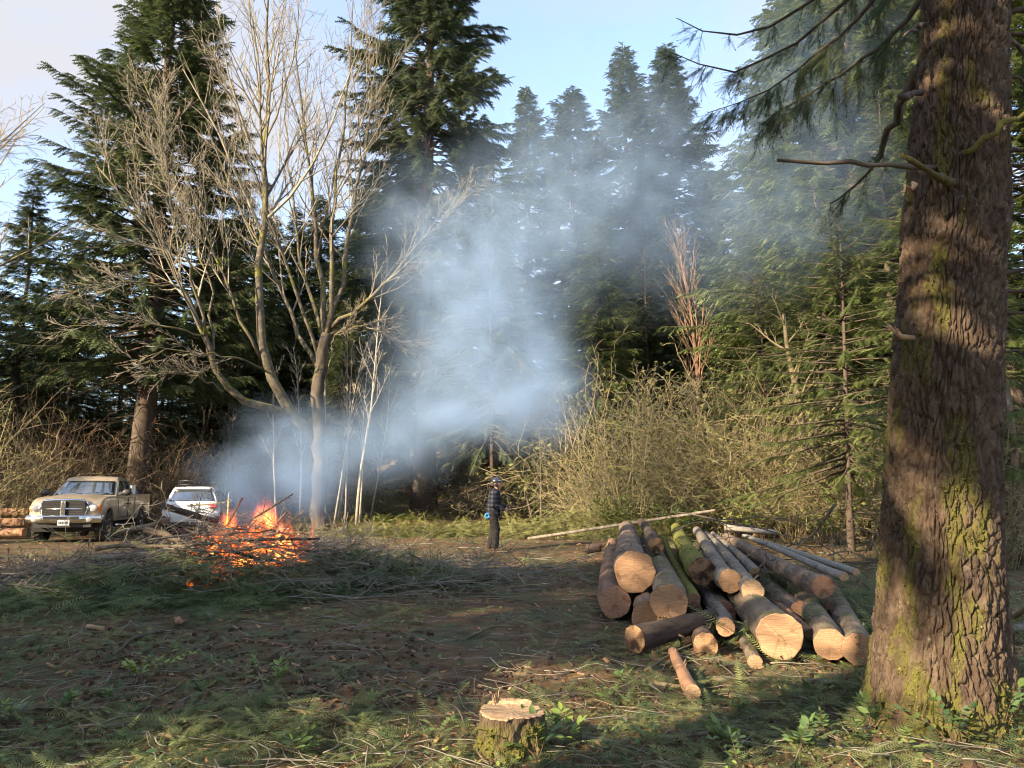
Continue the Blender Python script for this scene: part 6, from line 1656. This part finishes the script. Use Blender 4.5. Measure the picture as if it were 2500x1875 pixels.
for i in range(900):
    out = []
    a, b, c, r = pile_branch(g, (.6, 1.9), (.004, .010), sx=2.2, sy=1.15)
    if abs(b[0] - FX) < .95 and abs(b[1] - FY + .2) < .9 and g.rand() < .7: continue
    grow(g, a, c - a, float(np.linalg.norm(c - a)), r, 0, out, n=6, wob=.14, up=-.02, kids=(4, 2), ratio=(.4, .4), start=.2, ang=(.4, 1.0), minr=.004)
    for p, rr, l in out:
        p[:, 2] = np.maximum(p[:, 2], .03); lines.append((p, np.maximum(rr, .0055)))
mb = MB(); tubes(mb, lines, k=3, a=g.uniform(0, .7, len(lines)), cap=False)
tag(mb.build('brush_pile_twigs', M['twig_grey']), 'dense tangle of thin bare twigs making up the brush pile', 'twigs', kind='stuff')
# the larger pieces one can tell apart
stick([P(288, 1300, 12.6), P(350, 1288, 12.7), P(415, 1267, 12.8)], .055, .04, 'log_mossy', 'thick mossy branch stub pointing up at the white car, left in the fire pile', name='branch', seed=60, k=9)
stick([P(355, 1292, 12.7), P(410, 1308, 12.6), P(475, 1340, 12.4), P(520, 1375, 12.2)], .055, .03, 'log_mossy', 'mossy branch forking downward from the thick stub', name='branch', seed=61, k=8)
stick([P(235, 1340, 12.2), P(300, 1330, 12.2), P(400, 1334, 12.1), P(520, 1328, 12)], .035, .02, 'log_mossy', 'long mossy branch lying level at the left of the fire', name='branch', seed=62, k=8, kids=4)
stick([P(232, 1365, 12.1), P(330, 1355, 12.2), P(440, 1342, 12.3)], .05, .04, 'log_grey', 'weathered grey split branch below the mossy one left of the fire', name='branch', seed=63, k=8)
stick([P(392, 1233, 13.6), P(450, 1252, 13.6), P(525, 1273, 13.6)], .06, .055, 'log_dark', 'half charred split log leaning over the pile before the white car', name='log', seed=64, k=10)
stick([P(483, 1320, 12.8), P(480, 1260, 12.9), P(492, 1205, 13)], .012, .006, 'twig_dark', 'dark upright twig in front of the white car', name='branch', seed=65, kids=3)
stick([P(610, 1272, 13.2), P(660, 1240, 13.2), P(715, 1206, 13.2)], .022, .012, 'log_dark', 'dark branch jutting up to the right out of the flames', name='branch', seed=66, kids=3)
stick([P(555, 1285, 13.4), P(575, 1245, 13.4), P(592, 1215, 13.4)], .03, .02, 'log_red', 'glowing reddish branch standing up in the flames', name='branch', seed=67)
stick([P(680, 1272, 13.0), P(693, 1258, 13.0), P(700, 1249, 13.0)], .018, .015, 'log_red', 'short red stub standing up out of the flames on the right', name='branch', seed=68)
stick([P(490, 1470, 11.6), P(530, 1440, 11.7), P(575, 1405, 11.9)], .03, .016, 'log_mossy', 'mossy branch leaning up against the front of the fire', name='branch', seed=69)
stick([P(420, 1440, 11.6), P(480, 1460, 11.4), P(560, 1480, 11.2), P(640, 1492, 11.0)], .016, .01, 'twig_pale', 'thin pale branch lying across the front of the fire pile', name='branch', seed=70)
stick([P(660, 1340, 12.2), P(740, 1390, 11.9), P(815, 1460, 11.6)], .014, .008, 'twig_pale', 'pale branch slanting down to the right out of the fire', name='branch', seed=71, kids=3)
stick([P(545, 1320, 12.4), P(640, 1318, 12.4), P(780, 1315, 12.5)], .028, .018, 'log_dark', 'charred dark branch lying level across the flames', name='branch', seed=72, kids=3)
stick([P(560, 1345, 12.2), P(620, 1362, 12.1), P(665, 1368, 12.1)], .03, .02, 'log_dark', 'short charred branch low across the flames', name='branch', seed=73)
for i in range(14):
    g2 = np.random.RandomState(760 + i); px = g2.uniform(60, 480) if i < 8 else g2.uniform(800, 1080); py = g2.uniform(1400, 1470); c = gp(px, py, .15); a = g2.normal() * .4 + (0 if i % 2 else math.pi); L = g2.uniform(1.0, 2.0); d = np.array([math.cos(a), math.sin(a) * .6, .08])
    stick([c - d * L / 2, c, c + d * L / 2 + [0, 0, .15 * g2.rand()]], .014, .006, 'twig_grey', 'thin bare branch with side twigs at the rim of the brush pile', 'branches round the rim of the pile', 'branch', kids=9, seed=780 + i)
# grey sheet beyond the fire
M['sheet'] = flat_mat('sheet', (.24, .25, .29), .6, dirt=(.17, .17, .19))
sh = MB(); n = 14; V = []
cA = np.array([*at(350, 16.2), 0])
for i in range(n):
    for j in range(n):
        u, v = i / (n - 1) - .5, j / (n - 1) - .5
        x, y = cA[0] + 1.5 * u + .2 * v, cA[1] + 2.2 * v
        V.append([x, y, .06 + .20 * max(0, 1 - (2.1 * u) ** 2) * (.5 + v) + .03 * float(noise3(np.array([x * 2, y * 2, 1.])))])
sh.add(V, None, [(i * n + j, (i + 1) * n + j, (i + 1) * n + j + 1, i * n + j + 1) for i in range(n - 1) for j in range(n - 1)])
o = sh.build('grey_sheet', M['sheet']); md = o.modifiers.new('solid', 'SOLIDIFY'); md.thickness = .015
tag(o, 'bulging grey sheet lying on the ground behind the left of the fire', 'sheet')

# flames
fire = empty('bonfire', (FX, FY, 0), 0, 'orange bonfire flames burning inside the brush pile', 'fire')
g = np.random.RandomState(19)
# embers: glowing lumps between the branches
def ember_mat():
    m, N, L, B = _new('ember')
    tc = N.new('ShaderNodeTexCoord'); no = N.new('ShaderNodeTexNoise'); no.inputs['Scale'].default_value = 14; no.inputs['Detail'].default_value = 4; L.new(tc.outputs['Object'], no.inputs['Vector'])
    r = ramp(N, [(.0, .0, .0), (.25, .02, .0), (1.0, .20, .02), (1.0, .5, .1)], [.40, .50, .60, .72]); L.new(no.outputs['Fac'], r.inputs['Fac'])
    L.new(r.outputs['Color'], B.inputs['Emission Color']); B.inputs['Emission Strength'].default_value = .65; B.inputs['Base Color'].default_value = (.02, .018, .017, 1); B.inputs['Roughness'].default_value = .95
    return m
M['ember'] = ember_mat()
n = 480; x = FX + g.normal(size=n) * .45; y = FY + g.normal(size=n) * .5; az = g.uniform(0, 6.28, n)
em = MB(); stamp(em, ic, icf, np.stack([x - FX, y - FY, mound(x, y) * g.uniform(.05, .72, n) + .03], -1), np.stack([np.cos(az), np.sin(az), g.normal(size=n) * .5], -1), np.tile([0, 0, 1.], (n, 1)) + g.normal(size=(n, 3)) * .5, g.uniform(.025, .08, n))
tag(em.build('embers', M['ember'], fire, smooth=False), kind='stuff')
lines = []
for i in range(45):
    a, b, c, r = pile_branch(g, (.4, 1.0), (.012, .03), sx=.5, sy=.45)
    lines.append((np.array([a, b, c]) * [1, 1, .8] - [FX, FY, 0], np.array([r, r, r * .7])))
em = MB(); tubes(em, lines, k=6); tag(em.build('glowing_sticks', M['ember'], fire), kind='stuff')

# soft flame tongues above the embers: glowing gas
def build_flame_gas():
    vol = bpy.data.volumes.new('flame_gas'); o = bpy.data.objects.new('flame_gas', vol); COL.objects.link(o); o.parent = fire
    m = bpy.data.materials.new('flame_gas'); m.use_nodes = True; N, L = m.node_tree.nodes, m.node_tree.links; N.clear()
    out = N.new('ShaderNodeOutputMaterial'); em = N.new('ShaderNodeEmission'); at_ = N.new('ShaderNodeAttribute'); at_.attribute_name = 'density'
    r = ramp(N, [(1.0, .10, .012), (1.0, .22, .03), (1.0, .42, .09)], [.15, .5, .95]); L.new(at_.outputs['Fac'], r.inputs['Fac']); L.new(r.outputs['Color'], em.inputs['Color'])
    mu = N.new('ShaderNodeMath'); mu.operation = 'MULTIPLY'; mu.inputs[1].default_value = 5.5; L.new(at_.outputs['Fac'], mu.inputs[0]); L.new(mu.outputs[0], em.inputs['Strength'])
    L.new(em.outputs[0], out.inputs['Volume']); vol.materials.append(m)
    ng = bpy.data.node_groups.new('flame_field', 'GeometryNodeTree')
    ng.interface.new_socket('Geometry', in_out='INPUT', socket_type='NodeSocketGeometry'); ng.interface.new_socket('Geometry', in_out='OUTPUT', socket_type='NodeSocketGeometry')
    N, L = ng.nodes, ng.links
    go = N.new('NodeGroupOutput'); vc = N.new('GeometryNodeVolumeCube'); sm = N.new('GeometryNodeSetMaterial'); sm.inputs['Material'].default_value = m
    pos = N.new('GeometryNodeInputPosition'); mp = N.new('ShaderNodeVectorMath'); mp.operation = 'MULTIPLY'; mp.inputs[1].default_value = (3.3, 3.3, 1.15); L.new(pos.outputs[0], mp.inputs[0])
    n1 = N.new('ShaderNodeTexNoise'); n1.inputs['Scale'].default_value = 1.0; n1.inputs['Detail'].default_value = 4; n1.inputs['Distortion'].default_value = .9; L.new(mp.outputs[0], n1.inputs['Vector'])
    blobs = [(.0, -.1, .55, .60, .45, .42), (.55, -.05, .60, .40, .35, .48), (-.35, 0, .55, .40, .35, .42), (.80, -.1, .4, .25, .3, .35), (.1, -.65, .40, .6, .35, .28), (-.5, -.45, .42, .35, .3, .25), (.6, -.45, .42, .35, .3, .28), (.2, .1, 1.05, .38, .3, .35), (-.45, .1, .95, .22, .25, .3), (-.8, -.1, .35, .25, .3, .2)]
    acc = None
    for bx_, by_, bz_, sx_, sy_, sz2 in blobs:
        d = N.new('ShaderNodeVectorMath'); d.operation = 'SUBTRACT'; d.inputs[1].default_value = (bx_, by_, bz_); L.new(pos.outputs[0], d.inputs[0])
        q = N.new('ShaderNodeVectorMath'); q.operation = 'MULTIPLY'; q.inputs[1].default_value = (1 / sx_, 1 / sy_, 1 / sz2); L.new(d.outputs[0], q.inputs[0])
        t = N.new('ShaderNodeVectorMath'); t.operation = 'DOT_PRODUCT'; L.new(q.outputs[0], t.inputs[0]); L.new(q.outputs[0], t.inputs[1])
        ne = N.new('ShaderNodeMath'); ne.operation = 'MULTIPLY'; ne.inputs[1].default_value = -1.0; L.new(t.outputs['Value'], ne.inputs[0])
        e1 = N.new('ShaderNodeMath'); e1.operation = 'POWER'; e1.inputs[0].default_value = 2.718; L.new(ne.outputs[0], e1.inputs[1])
        if acc is None: acc = e1.outputs[0]
        else:
            mx = N.new('ShaderNodeMath'); mx.operation = 'MAXIMUM'; L.new(acc, mx.inputs[0]); L.new(e1.outputs[0], mx.inputs[1]); acc = mx.outputs[0]
    # tongues: noise threshold that rises away from the blobs' hearts
    th = N.new('ShaderNodeMath'); th.operation = 'MULTIPLY_ADD'; th.inputs[1].default_value = .40; th.inputs[2].default_value = -.735; L.new(acc, th.inputs[0])
    ad = N.new('ShaderNodeMath'); ad.operation = 'ADD'; L.new(n1.outputs[0], ad.inputs[0]); L.new(th.outputs[0], ad.inputs[1])
    mr = N.new('ShaderNodeMapRange'); mr.inputs['From Min'].default_value = 0.0; mr.inputs['From Max'].default_value = .26; L.new(ad.outputs[0], mr.inputs['Value'])
    L.new(mr.outputs['Result'], vc.inputs['Density'])
    lo, hi = np.array([-1.3, -1.1, .02]), np.array([1.3, 1.0, 1.85]); vc.inputs['Min'].default_value = tuple(lo); vc.inputs['Max'].default_value = tuple(hi)
    for nm, d in zip(('Resolution X', 'Resolution Y', 'Resolution Z'), hi - lo): vc.inputs[nm].default_value = int(d / .03)
    L.new(vc.outputs['Volume'], sm.inputs['Geometry']); L.new(sm.outputs['Geometry'], go.inputs['Geometry'])
    md = o.modifiers.new('flame', 'NODES'); md.node_group = ng
build_flame_gas()

# ---------------------------------------------------------------- smoke
PUFFS = [  # px, py, Y, half width px, half height px, half depth m, density
    (630, 1245, 13.7, 50, 45, .45, .8), (660, 1180, 14.4, 70, 60, .6, .65), (560, 1150, 14.6, 60, 60, .6, .3), (720, 1110, 15.0, 60, 60, .7, .45), (770, 1140, 15.4, 70, 75, .9, .48), (740, 1210, 14.9, 55, 55, .6, .40),
    (700, 1060, 15.2, 90, 60, .8, .10), (900, 1085, 17.0, 100, 62, 1.0, .36), (1010, 1040, 18.0, 95, 70, 1.2, .38), (1150, 1020, 19.2, 110, 58, 1.4, .46), (1290, 1000, 19.8, 85, 62, 1.4, .55),
    (1330, 930, 20.2, 60, 90, 1.3, .34), (1150, 900, 20.0, 140, 90, 1.6, .34), (1200, 760, 20.5, 130, 110, 1.8, .30), (1080, 720, 20.6, 110, 110, 1.7, .16), (1240, 600, 21.5, 160, 120, 2.0, .17),
    (1050, 560, 21.2, 150, 120, 2.0, .10), (1380, 470, 22.3, 190, 140, 2.3, .11), (1640, 560, 22.6, 240, 170, 2.5, .07), (1880, 420, 21.0, 230, 240, 2.4, .045), (2060, 500, 19.0, 220, 180, 2.3, .026), (1950, 120, 21, 260, 200, 2.3, .04), (1480, 300, 23, 240, 150, 2.4, .06)]
def build_smoke():
    vol = bpy.data.volumes.new('smoke')
    o = bpy.data.objects.new('smoke', vol); COL.objects.link(o)
    tag(o, 'pale blue smoke drifting from the fire up to the right', 'smoke', kind='stuff')
    m = bpy.data.materials.new('smoke'); m.use_nodes = True; N, L = m.node_tree.nodes, m.node_tree.links; N.clear()
    out = N.new('ShaderNodeOutputMaterial'); pv = N.new('ShaderNodeVolumePrincipled')
    pv.inputs['Color'].default_value = (.52, .72, 1.0, 1); pv.inputs['Density'].default_value = 1.0; pv.inputs['Anisotropy'].default_value = .15
    L.new(pv.outputs['Volume'], out.inputs['Volume'])
    vol.materials.append(m)
    ng = bpy.data.node_groups.new('smoke_field', 'GeometryNodeTree')
    ng.interface.new_socket('Geometry', in_out='INPUT', socket_type='NodeSocketGeometry'); ng.interface.new_socket('Geometry', in_out='OUTPUT', socket_type='NodeSocketGeometry')
    N, L = ng.nodes, ng.links
    go = N.new('NodeGroupOutput'); vc = N.new('GeometryNodeVolumeCube'); sm = N.new('GeometryNodeSetMaterial'); sm.inputs['Material'].default_value = m
    pos = N.new('GeometryNodeInputPosition')
    # turbulence bends the puffs
    nz = N.new('ShaderNodeTexNoise'); nz.inputs['Scale'].default_value = .55; nz.inputs['Detail'].default_value = 3.0; L.new(pos.outputs[0], nz.inputs['Vector'])
    sb = N.new('ShaderNodeVectorMath'); sb.operation = 'SUBTRACT'; sb.inputs[1].default_value = (.5, .5, .5); L.new(nz.outputs['Color'], sb.inputs[0])
    sc = N.new('ShaderNodeVectorMath'); sc.operation = 'SCALE'; sc.inputs['Scale'].default_value = 1.5; L.new(sb.outputs[0], sc.inputs[0])
    wp = N.new('ShaderNodeVectorMath'); wp.operation = 'ADD'; L.new(pos.outputs[0], wp.inputs[0]); L.new(sc.outputs[0], wp.inputs[1])
    lo, hi = np.full(3, 1e9), np.full(3, -1e9)
    acc = None
    for px, py, Y, wx, wz, wy, a in PUFFS:
        c = P(px, py, Y); s = np.array([wx / FPX * Y, wy, wz / FPX * Y]) * 1.05
        lo = np.minimum(lo, c - 2.1 * s); hi = np.maximum(hi, c + 2.1 * s)
        d = N.new('ShaderNodeVectorMath'); d.operation = 'SUBTRACT'; d.inputs[1].default_value = tuple(c); L.new(wp.outputs[0], d.inputs[0])
        q = N.new('ShaderNodeVectorMath'); q.operation = 'MULTIPLY'; q.inputs[1].default_value = tuple(1 / s); L.new(d.outputs[0], q.inputs[0])
        t = N.new('ShaderNodeVectorMath'); t.operation = 'DOT_PRODUCT'; L.new(q.outputs[0], t.inputs[0]); L.new(q.outputs[0], t.inputs[1])
        e1 = N.new('ShaderNodeMath'); e1.operation = 'POWER'; e1.inputs[0].default_value = 2.718
        ne = N.new('ShaderNodeMath'); ne.operation = 'MULTIPLY'; ne.inputs[1].default_value = -1.0; L.new(t.outputs['Value'], ne.inputs[0]); L.new(ne.outputs[0], e1.inputs[1])
        ma = N.new('ShaderNodeMath'); ma.operation = 'MULTIPLY_ADD'; ma.inputs[1].default_value = a * 1.1; L.new(e1.outputs[0], ma.inputs[0])
        if acc is not None: L.new(acc, ma.inputs[2])
        else: ma.inputs[2].default_value = 0
        acc = ma.outputs[0]
    n2 = N.new('ShaderNodeTexNoise'); n2.inputs['Scale'].default_value = 1.0; n2.inputs['Detail'].default_value = 5.0; n2.inputs['Roughness'].default_value = .6; n2.inputs['Distortion'].default_value = .8; L.new(pos.outputs[0], n2.inputs['Vector'])
    mr = N.new('ShaderNodeMapRange'); mr.inputs['From Min'].default_value = .36; mr.inputs['From Max'].default_value = .66; mr.inputs['To Min'].default_value = .04; mr.inputs['To Max'].default_value = 1.7; L.new(n2.outputs[0], mr.inputs['Value'])
    mu = N.new('ShaderNodeMath'); mu.operation = 'MULTIPLY'; L.new(acc, mu.inputs[0]); L.new(mr.outputs['Result'], mu.inputs[1])
    su = N.new('ShaderNodeMath'); su.operation = 'SUBTRACT'; su.inputs[1].default_value = .008; L.new(mu.outputs[0], su.inputs[0])
    mx = N.new('ShaderNodeMath'); mx.operation = 'MAXIMUM'; mx.inputs[1].default_value = 0.0; L.new(su.outputs[0], mx.inputs[0])
    L.new(mx.outputs[0], vc.inputs['Density'])
    lo[2] = max(lo[2], .3); lo[1] = max(lo[1], 12.6)
    vc.inputs['Min'].default_value = tuple(lo); vc.inputs['Max'].default_value = tuple(hi)
    for nm, d in zip(('Resolution X', 'Resolution Y', 'Resolution Z'), hi - lo): vc.inputs[nm].default_value = int(d / .18)
    L.new(vc.outputs['Volume'], sm.inputs['Geometry']); L.new(sm.outputs['Geometry'], go.inputs['Geometry'])
    md = o.modifiers.new('smoke', 'NODES'); md.node_group = ng
    S.cycles.volume_step_rate = 3.0
    S.cycles.volume_preview_step_rate = 3.0
build_smoke()
